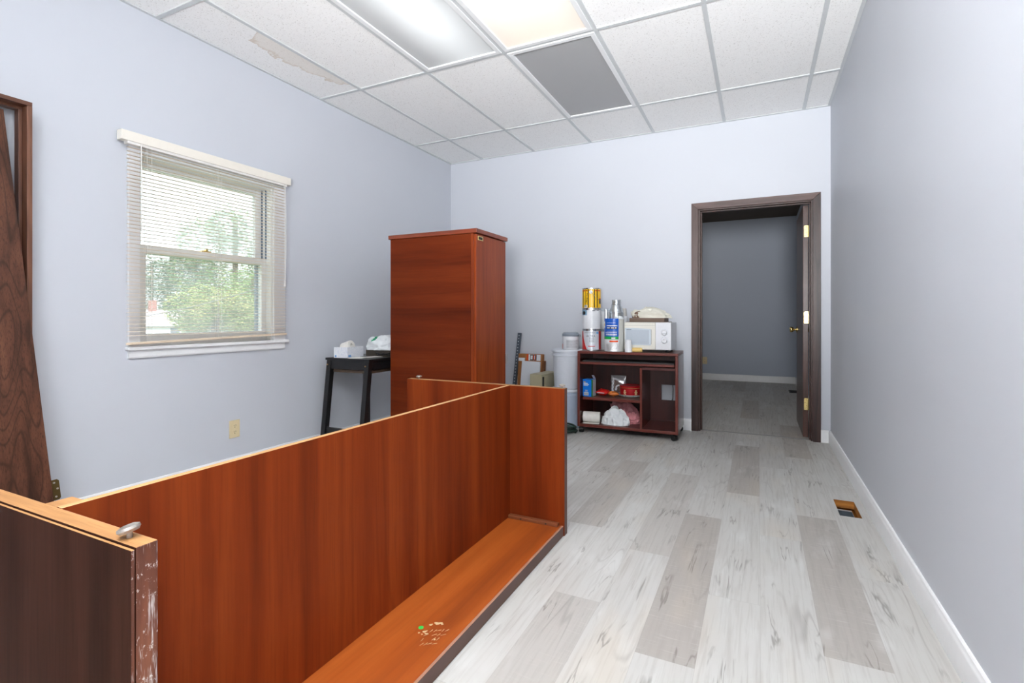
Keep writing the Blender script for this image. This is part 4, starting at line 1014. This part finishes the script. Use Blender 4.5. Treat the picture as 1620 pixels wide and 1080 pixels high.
for z in (.170, .103):
    m = MB(); M = Matrix.Translation((.158, -.0002, z)) @ Matrix.Rotation(PI / 2, 4, 'X')
    m.lathe([(.0265, 0), (.0265, .002), (.0225, .003), (.0205, .016), (.018, .019), (.002, .0195)], 36, M=M); k = m.build('dial', M_mww, mw, smooth=35)
    m = MB(); m.box(.158 - .015, .158 + .015, -.0225, -.0195, z - .0075, z - .0035) if z > .15 else m.box(.158 - .0015, .158 + .0015, -.0215, -.0195, z + .002, z + .018); m.build('dial_pointer', plain('dial_grey', S(176, 180, 186), .5), k)
    m = MB()
    for i in range(11):
        q = math.radians(-30 + 240 * i / 10); m.box(.158 + .031 * math.cos(q) - .0012, .158 + .031 * math.cos(q) + .0012, -.0008, -.0001, z + .031 * math.sin(q) - .0012, z + .031 * math.sin(q) + .0012)
    m.build('dial_marks', plain('dial_mark', S(150, 160, 190), .5), mp_)
    m = MB(); m.lathe([(.0272, 0), (.0272, .0008), (.0262, .0008), (.0262, 0)], 36, M=Matrix.Translation((.158, -.0002, z)) @ Matrix.Rotation(PI / 2, 4, 'X'), cap=False); m.build('dial_ring', plain('dial_ring', S(165, 168, 172), .5), mp_)
for x in (ML + .04, MR - .04):
    for y in (.05, MD - .05):
        m = MB(); m.cyl((x, y, .0006), (x, y, .0218), .012, .014, 14); m.build('foot', M_rub, mw)
m = MB(); m.tube([(.12, MD, .10), (.135, .36, .07), (.15, .425, .0), (.155, .430, -.28), (.162, .428, -.36), (.158, .430, -.45), (.10, .430, -.55)], .0035, 8); m.build('power_cord', M_rub, mw, smooth=40)
# flat brown box and cream cloth on top of the microwave
zt = CH1 + MZ1 + .0006
bb = thing('flat_box', 'shallow brown box lying on top of the microwave', 'box', (-.868, 4.56, zt), math.radians(-1))
M_brn = plain('brown_card', S(112, 92, 78), .6)
MB().box(-.178, .178, -.11, .11, 0, .004).build('box_base', M_brn, bb); MB().box(-.150, .150, -.10, .10, .0042, .036).build('box_body', M_brn, bb, bevel=.002)
cl = thing('cloth', 'crumpled cream cloth piled on the brown box above the microwave', 'cloth', (-.845, 4.555, zt + .0365))
M_cloth = film_mat('cream_cloth', S(226, 224, 210), .7)
crumple(MB(), .32, .18, .092, 14, amp=.26, freq=1.2, flat=.95, skew=(-.05, 0)).build('cloth_folds', M_cloth, cl, smooth=60)
m = MB(); crumple(m, .09, .11, .055, 21, amp=.3, c=(-.112, -.02, .001)); m.build('brown_edge', plain('brown_fabric', S(116, 88, 70), .8), cl, smooth=60)
# white tapered tube and yellow roller
wt = MB(); wt.lathe([(.032, 0), (.0325, .003), (.0255, .104), (.0245, .106), (.010, .107)], 28); tag(wt.build('white_tube', plain('white_plastic', S(232, 234, 238), .4, var=.01), loc=(-1.004, 4.360, CH1 + .0006), smooth=35), 'white tapered plastic tube standing in front of the microwave', 'tube')
yr = MB(); M = Matrix.Translation((-.972, 4.372, CH1 + .0206)) @ Matrix.Rotation(PI / 2, 4, 'Y'); yr.lathe([(.010, 0), (.0195, .002), (.020, .006), (.020, .072), (.017, .082), (.006, .083)], 24, M=M); tag(yr.build('foam_roller', plain('yellow_foam', S(230, 198, 124), .8, bump=.2), smooth=40), 'short pale yellow foam roller lying in front of the microwave', 'roller')

# ------------------------------------------------------------------ on the shelves of the cart
SZ = .3168
M_bx = plain('bright_blue_box', S(8, 120, 220), .35, var=.03); M_gn = plain('green_box_side', S(20, 140, 40), .4)
bx = thing('tea_box', 'bright blue cardboard box with a green side on the middle shelf of the cart', 'box', (-1.372, 4.432, SZ), math.radians(-9))
MB().box(-.045, .040, -.045, .045, 0, .150).build('carton', M_bx, bx)
MB().box(.0402, .0412, -.045, -.020, 0, .150).build('green_side', M_gn, bx); MB().box(.0402, .0412, -.0198, .045, 0, .150).build('pale_side', plain('pale_card', S(176, 180, 188), .6), bx)
m = MB(); m.add([(-.045, .045, .150), (.040, .045, .150), (.042, .005, .185), (-.043, .005, .185), (-.045, .046, .151), (.040, .046, .151), (.042, .006, .186), (-.043, .006, .186)], [(0, 1, 2, 3), (7, 6, 5, 4), (0, 4, 5, 1), (2, 6, 7, 3), (0, 3, 7, 4), (1, 5, 6, 2)])
m.v = [(x if x > 0 else .018, y, z - .0) for x, y, z in m.v]; m.build('open_flap', plain('pale_flap', S(200, 202, 206), .6), bx)
m = MB()
for (x0, x1, z0, z1) in ((-.036, .004, .112, .119), (-.036, .016, .103, .110), (-.036, .008, .094, .100), (-.022, .004, .052, .056), (-.022, .004, .044, .048)): m.box(x0, x1, -.0456, -.0451, z0, z1)
m.box(-.033, .012, -.0456, -.0451, .008, .036); m.build('white_print', M_labw, bx)
m = MB(); m.box(-.037, -.018, -.0458, -.0451, .124, .131); m.build('yellow_print', M_yel, bx)
m = MB()
for i in range(9): m.box(-.030 + i * .0045, -.028 + i * .0045, -.0462, -.0457, .011, .033)
m.build('barcode', M_greyp, bx)
# red snack packet and orange wrapper
def packet(mb, w_, d_, h_, seed):
    nu, nv = 22, 14; vs = []; fs = []
    for side_ in (1, -1):
        for j in range(nv + 1):
            for i in range(nu + 1):
                u, v = i / nu, j / nv; b = (math.sin(PI * u) ** .5) * (math.sin(PI * v) ** .5) if 0 < u < 1 and 0 < v < 1 else 0
                z = b * h_ / 2 * (1 + .5 * noise.noise(Vector((u * 5, v * 5, seed + side_)))) * side_
                vs.append(((u - .5) * w_, (v - .5) * d_, h_ / 2 + z + (.004 if side_ > 0 else 0)))
    W = nu + 1; Nn = W * (nv + 1)
    for s_ in range(2):
        for j in range(nv):
            for i in range(nu):
                a = s_ * Nn + j * W + i; q = (a, a + 1, a + W + 1, a + W); fs.append(q if s_ == 0 else q[::-1])
    rim = [i for i in range(W)] + [j * W + nu for j in range(1, nv + 1)] + [nv * W + i for i in range(nu - 1, -1, -1)] + [j * W for j in range(nv - 1, 0, -1)]
    for k in range(len(rim)):
        a, b = rim[k], rim[(k + 1) % len(rim)]; fs.append((a, a + Nn, b + Nn, b))
    zmin = min(v[2] for v in vs); return mb.add([(x, y, z - zmin) for x, y, z in vs], fs)
M_redf = film_mat('red_foil_packet', S(206, 34, 30), .3); M_orf = film_mat('orange_foil', S(226, 130, 60), .25)
rp = thing('snack_packet', 'red foil snack packet on the middle shelf beside the bright blue box', 'packet', (-1.262, 4.50, SZ), math.radians(-8))
packet(MB(), .115, .10, .05, 2).build('packet_film', M_redf, rp, smooth=60)
m = MB(); m.box(-.040, .03, -.052, -.0505, .026, .032); m.build('white_print', M_labw, rp)
m = MB(); packet(m, .085, .075, .036, 6); tag(m.build('foil_wrapper', M_orf, loc=(-1.165, 4.475, SZ), rot=(0, 0, .5), smooth=60), 'small shiny orange and silver wrapper beside the red snack packet', 'wrapper')
# silver coffee bag with brown label
sb = thing('coffee_bag', 'shiny silver and brown bag standing on the middle shelf behind the red tin', 'bag', (-1.175, 4.705, SZ), math.radians(4))
M_silv = film_mat('silver_film', (.78, .78, .80, 1), .18); M_silv.node_tree.nodes['Principled BSDF'].inputs['Metallic'].default_value = .6
m = MB(); vs = []; fs = []; nu, nv = 28, 16
for j in range(nv + 1):
    v = j / nv; dd = .036 * (1 - v ** 2.2) + .002; ww = .066 + .008 * v
    for i in range(nu):
        a = 2 * PI * i / nu; x, y = ww * math.copysign(abs(math.cos(a)) ** .6, math.cos(a)), dd * math.copysign(abs(math.sin(a)) ** .8, math.sin(a))
        k = .006 * noise.noise(Vector((x * 30, y * 30, v * 5))); vs.append((x + k, y + k, .165 * v))
for j in range(nv):
    for i in range(nu): i2 = (i + 1) % nu; fs.append((j * nu + i, j * nu + i2, (j + 1) * nu + i2, (j + 1) * nu + i))
fs += [tuple(range(nu))[::-1], tuple(range(nv * nu, (nv + 1) * nu))]
m.add(vs, fs); m.build('bag_film', M_silv, sb, smooth=50)
def bagface(x, z, off):
    v = z / .165; dd = .036 * (1 - v ** 2.2) + .002; ww = .066 + .008 * v
    cx_ = max(-1, min(1, x / ww)); th = math.acos(math.copysign(abs(cx_) ** (1 / .6), cx_))
    return (x, -dd * abs(math.sin(th)) ** .8 - off, z)
def bagpatch(name, mat, off, inside, nx=40, nz=40):
    m = MB(); x0, x1, z0, z1 = -.060, .060, .006, .150
    for i in range(nx):
        for j in range(nz):
            xa, xb = x0 + (x1 - x0) * i / nx, x0 + (x1 - x0) * (i + 1) / nx; za, zb = z0 + (z1 - z0) * j / nz, z0 + (z1 - z0) * (j + 1) / nz
            if inside((xa + xb) / 2, (za + zb) / 2): m.add([bagface(xa, za, off), bagface(xb, za, off), bagface(xb, zb, off), bagface(xa, zb, off)], [(0, 1, 2, 3)])
    m.build(name, mat, sb, smooth=60)
bagpatch('brown_label', plain('brown_label', S(96, 70, 62), .45), .0065, lambda x, z: x > -.036 and z < .128 - .45 * (x + .036))
def swoosh(x, z):
    if -.058 < x < -.040: return abs(x + .049 + .004 * math.sin(z * 190)) < .006 and .015 < z < .118
    r = math.hypot((x - .012) * .8, z - .055); return z > .045 and .016 < r < .028 or (-.026 < x < -.008 and .030 < z < .048)
bagpatch('white_print', M_labw, .0078, swoosh, 60, 60)
# plate and red tin
pl = MB(); pl.lathe([(.07, 0), (.092, .001), (.102, .005), (.1185, .020), (.120, .023), (.117, .0235), (.104, .0105), (.099, .0075), (.002, .007)], 48)
pl_o = thing('plate', 'white plate with green marks under the red tin on the middle shelf', 'plate', (-1.030, 4.565, SZ)); pl.build('plate_body', plain('white_china', S(230, 230, 228), .25, var=.01), pl_o, smooth=40)
m = MB()
for i, a in enumerate((-64, -55, -46, -100, -115, -128)):
    q = math.radians(a); p = Vector((.1135 * math.cos(q), .1135 * math.sin(q), .0155)); m.lathe([(.0045, 0), (.004, .0015), (.001, .002)], 10, M=Matrix.Translation(p) @ Matrix.Rotation(q, 4, 'Z') @ Matrix.Rotation(math.radians(118), 4, 'Y'))
m.build('green_marks', plain('teal_print', S(70, 160, 140), .4), pl_o)
tn = thing('cookie_tin', 'round red tin with gold gingerbread figures on a white plate', 'tin', (-1.030, 4.565, SZ + .0082))
M_rtin = plain('red_tin', S(182, 18, 30), .28, .2, var=.03)
m = MB(); m.lathe([(.094, 0), (.096, .003), (.096, .066), (.093, .068), (.002, .068)], 56); m.build('tin_body', M_rtin, tn, smooth=35)
m = MB(); m.lathe([(.0975, .0685), (.0985, .070), (.0985, .088), (.096, .091), (.088, .0915), (.080, .089), (.002, .089)], 56)
m.v = [(x, y, z) for x, y, z in m.v]; m.build('lid', M_rtin, tn, smooth=35)
m = MB(); m.arc(.0985, 0, 360, .0725, .0745, n=60); m.build('gold_line', plain('gold_print', S(206, 168, 96), .4), tn)
m = MB()
def ginger(a):
    def blob(da, z, r):
        q = math.radians(a + da); M = Matrix.Translation((.0958 * math.cos(q), .0958 * math.sin(q), z)) @ Matrix.Rotation(q, 4, 'Z') @ Matrix.Rotation(PI / 2, 4, 'Y'); m.lathe([(r, 0), (r, .0011), (.0005, .0012)], 14, M=M)
    blob(0, .050, .0085); blob(0, .034, .0075); blob(-6, .037, .0045); blob(6, .037, .0045); blob(-4, .021, .005); blob(4, .021, .005); blob(0, .027, .006)
for a in range(0, 360, 60):
    m = MB(); ginger(a - 110); m.build('gingerbread_figure', plain('gold_figures', S(222, 196, 150), .4), tn)
# lower shelf
BZ = CH0 + .0246
tw = thing('paper_towel_roll', 'white paper roll lying on the bottom shelf of the cart', 'paper roll', (-1.350, 4.430, BZ), math.radians(9))
m = MB(); M = Matrix.Translation((0, 0, .048)) @ Matrix.Rotation(PI / 2, 4, 'Y')
m.lathe([(.018, -.075), (.046, -.075), (.047, -.072), (.047, .072), (.046, .075), (.018, .075), (.018, -.075)], 32, M=M, cap=False); m.build('roll', M_paper, tw, smooth=40)
m = MB(); m.box(-.072, .072, -.075, -.02, .0004, .0016); m.build('loose_sheet', M_paper, tw)
pk = thing('pink_bag', 'crumpled pink plastic bag at the back of the bottom shelf of the cart', 'bag', (-1.100, 4.650, BZ))
crumple(MB(), .26, .16, .165, 31, amp=.30, freq=1.8, flat=.7, skew=(-.05, 0)).build('bag_film', M_bagp, pk, smooth=60)
m = MB(); crumple(m, .13, .13, .09, 37, amp=.3, freq=2.0, c=(.09, -.095, 0)); m.build('bag_end', M_bagp, pk, smooth=60)
wb2 = thing('white_bag', 'crumpled white plastic bag in front of the pink one on the bottom shelf', 'bag', (-1.125, 4.420, BZ))
crumple(MB(), .22, .10, .155, 44, amp=.34, freq=1.7, flat=1.2, skew=(-.012, .02)).build('bag_film', M_bag, wb2, smooth=60)

# ------------------------------------------------------------------ pails, jar, hose
M_pail = plain('white_pail_plastic', S(214, 219, 228), .38, var=.02); M_pailb = plain('bluish_pail_plastic', S(186, 200, 220), .38, var=.02)
def pail(label, z, mat, loc=(-1.612, 4.520)):
    t = thing('plastic_pail', label, 'pail', (loc[0], loc[1], z), 0, 'white pails beside the cart')
    m = MB(); m.lathe([(.120, 0), (.124, .003), (.138, .298), (.1385, .300), (.148, .303), (.148, .316), (.1385, .319), (.1385, .338)], 56); m.build('pail_body', mat, t, smooth=35)
    m = MB(); m.lathe([(.1445, .3385), (.151, .339), (.152, .343), (.152, .356), (.149, .362), (.140, .363), (.136, .3595), (.002, .3595)], 56); m.build('lid', M_pail, t, smooth=35)
    return t
pail('white lidded pail at the bottom of the pair beside the cart', .0006, M_pailb)
pail('white lidded pail stacked on the other pail, grey-lidded jar on top', .3645, M_pail)
jr = thing('paint_jar', 'white jar with a grey lid standing on the stacked pails', 'jar', (-1.570, 4.485, .3645 + .3602))
m = MB(); m.lathe([(.070, 0), (.074, .003), (.077, .008), (.077, .118), (.074, .124)], 44); m.build('jar_body', M_labw, jr, smooth=35)
m = MB(); m.lathe([(.0785, .1245), (.0795, .127), (.0795, .146), (.076, .148), (.070, .158), (.062, .161), (.002, .161)], 44); m.build('lid', M_greylid, jr, smooth=35)
m = MB(); m.arc(.0772, A0 - 30, A0 + 62, .014, .095); m.build('grey_label', plain('light_grey_label', S(200, 202, 206), .5), jr)
m = MB()
for i in range(7): m.arc(.0780, A0 - 24, A0 + 56 - (i % 3) * 9, .024 + i * .0095, .0285 + i * .0095)
m.build('print_lines', plain('faint_label_print', S(168, 172, 178), .5), jr)
m = MB(); m.arc(.0772, A0 - 76, A0 - 66, .008, .055); m.build('orange_mark', M_orng, jr)
m = MB(); m.tube([(.078 * math.cos(math.radians(A0 + 82)), .078 * math.sin(math.radians(A0 + 82)), .140), (.092 * math.cos(math.radians(A0 + 84)), .092 * math.sin(math.radians(A0 + 84)), .136), (.088 * math.cos(math.radians(A0 + 84)), .088 * math.sin(math.radians(A0 + 84)), .118)], .003, 8); m.build('handle_ear', M_greylid, jr)
m = MB(); rnd = random.Random(3); pts = []
for k in range(5):
    for i in range(40):
        a = 2 * PI * i / 40; r = .075 + .008 * math.sin(k * 2.1) + .004 * math.sin(3 * a + k); pts.append((r * 1.25 * math.cos(a), r * math.sin(a), .010 + .0145 * (k + i / 40) * (.82 + .1 * math.sin(2 * a + k))))
m.tube(pts, .0085, 8); tag(m.build('garden_hose', plain('dark_green_hose', S(20, 44, 34), .4), loc=(-1.545, 4.262, 0), smooth=60), 'coil of dark green hose on the floor in front of the pails', 'hose')

# ------------------------------------------------------------------ things leaning at the back wall
M_card = plain('brown_cardboard', S(158, 104, 58), .8, var=.06); M_cardd = plain('cardboard_side', S(120, 74, 42), .8)
def leaning(name, label, cat, pb, width, height, thick, back, rz=0.0):
    """an upright board whose foot stands out from the wall; local x along the wall, z up"""
    t = thing(name, label, cat, pb, rz); t.rotation_euler = (-back, 0, rz); return t
ck = leaning('cardboard_box', 'flat brown cardboard carton with an orange and black label leaning on the back wall', 'box', (-2.105, 4.715, .002), .28, .655, .055, math.radians(5.5), math.radians(-2))
MB().box(-.142, .128, 0, .055, 0, .650).build('carton', M_card, ck, bevel=.002)
MB().box(.1285, .150, .004, .052, 0, .585).build('side_flap', M_cardd, ck, bevel=.001)
m = MB(); m.box(-.048, -.028, -.001, -.0002, .580, .645); m.box(.050, .056, -.0014, -.0004, .580, .645).box(.028, .036, -.0016, -.0012, .588, .640); m.build('orange_label', M_orng, ck)
m = MB(); m.box(-.024, .112, -.0009, -.0002, .582, .644); m.box(-.138, -.066, -.001, -.0002, .574, .606); m.build('white_label', M_labw, ck)
m = MB(); m.box(-.006, .066, -.0013, -.001, .584, .642); m.build('black_label', M_blackp, ck)
m = MB(); m.box(.0, .022, -.0018, -.0014, .594, .634).box(.040, .048, -.0018, -.0017, .594, .634); m.build('label_print', M_labw, ck)
wp = leaning('white_board', 'blank white panel leaning on the brown cardboard carton', 'panel', (-2.075, 4.650, .002), .21, .57, .012, math.radians(5.5), math.radians(-2))
m = MB(); m.prism([(-.118, 0), (.098, 0), (.106, .578), (-.098, .582)], (0, 0, 0), (1, 0, 0), (0, 0, 1), -.012); m.build('panel_sheet', plain('white_board', S(216, 220, 226), .45, var=.01), wp)
st = thing('slotted_angle', 'dark grey slotted metal strip leaning on the wall beside the tall cabinet', 'metal strip', (-2.305, 4.72, .001))
st.rotation_euler = (math.radians(-7.2), math.radians(3.2), 0)
M_angle = plain('dark_grey_steel', S(84, 92, 102), .4, .5, var=.15)
m = MB(); m.box(-.018, .016, 0, .003, 0, .868).box(.0162, .0192, 0, .022, 0, .868); m.build('strip', M_angle, st)
m = MB()
for i in range(26): m.box(-.006, .004, -.0008, 0, .035 + i * .032, .046 + i * .032)
m.build('slots', plain('slot_pale', S(190, 196, 204), .5), st)
pc = thing('computer_case', 'beige metal computer case standing between the white panel and the pails', 'case', (-1.912, 4.46, 0), math.radians(-7))
M_beige = plain('beige_metal', S(178, 170, 142), .45, var=.02)
MB().box(-.066, .062, 0, .34, .002, .480).build('case_shell', M_beige, pc, bevel=.004)
MB().box(.0625, .074, .05, .338, .012, .462).build('side_door', M_beige, pc, bevel=.003)
MB().box(.0621, .066, .018, .046, .012, .455).build('dark_gap', M_dark, pc)

# ------------------------------------------------------------------ light from outside, flash, added next-room fill, camera, view
wd = bpy.data.worlds.new('World'); scene.world = wd; wd.use_nodes = True
nt = wd.node_tree; nt.nodes.clear()
bgd = nt.nodes.new('ShaderNodeBackground'); wo = nt.nodes.new('ShaderNodeOutputWorld')
sky = nt.nodes.new('ShaderNodeTexSky'); sky.sky_type = 'HOSEK_WILKIE'; sky.turbidity = 6; sky.ground_albedo = .4
sky.sun_direction = Vector((.6, -.5, .62)).normalized()
mixn = nt.nodes.new('ShaderNodeMix'); mixn.data_type = 'RGBA'; mixn.inputs[0].default_value = .75
nt.links.new(sky.outputs[0], mixn.inputs[6]); mixn.inputs[7].default_value = (.92, .96, 1.0, 1)
nt.links.new(mixn.outputs[2], bgd.inputs[0]); bgd.inputs[1].default_value = 1.5; nt.links.new(bgd.outputs[0], wo.inputs[0])
sl = bpy.data.lights.new('sun', 'SUN'); sl.energy = 4.4; sl.angle = math.radians(2); sl.color = (1, .95, .86)
so = bpy.data.objects.new('sun', sl); COL.objects.link(so); so.rotation_euler = Vector((.55, -.35, .70)).to_track_quat('Z', 'Y').to_euler()

fl = bpy.data.lights.new('bounce_flash', 'SPOT'); fl.energy = 960; fl.spot_size = math.radians(112); fl.spot_blend = 1.0; fl.shadow_soft_size = .35; fl.color = (.99, .995, 1.0)
fo = bpy.data.objects.new('bounce_flash', fl); COL.objects.link(fo); fo.location = (.20, -1.5, 1.25); fo.rotation_euler = Vector((.05, -1.15, -1.08)).to_track_quat('Z', 'Y').to_euler()

rm = bpy.data.lights.new('next_room_fill', 'POINT'); rm.energy = 9; rm.shadow_soft_size = .15; rm.color = (1, .93, .82)  # unseen point light added to brighten the next room
ro = bpy.data.objects.new('next_room_fill', rm); COL.objects.link(ro); ro.location = (-1.55, 6.3, 2.35)

cam = bpy.data.cameras.new('camera'); co = bpy.data.objects.new('camera', cam); COL.objects.link(co)
co.location = (0, 0, HCAM); co.rotation_euler = (PI / 2, 0, .4518)
cam.sensor_width = 36; cam.lens = 803.0 / 1620 * 36; cam.shift_y = -38.5 / 1620; cam.clip_start = .02; cam.clip_end = 500
scene.camera = co
vs_ = scene.view_settings; scene.display_settings.display_device = 'sRGB'
vs_.view_transform = 'Standard'; vs_.look = 'None'; vs_.gamma = 1; vs_.use_curve_mapping = False; vs_.exposure = 0.95
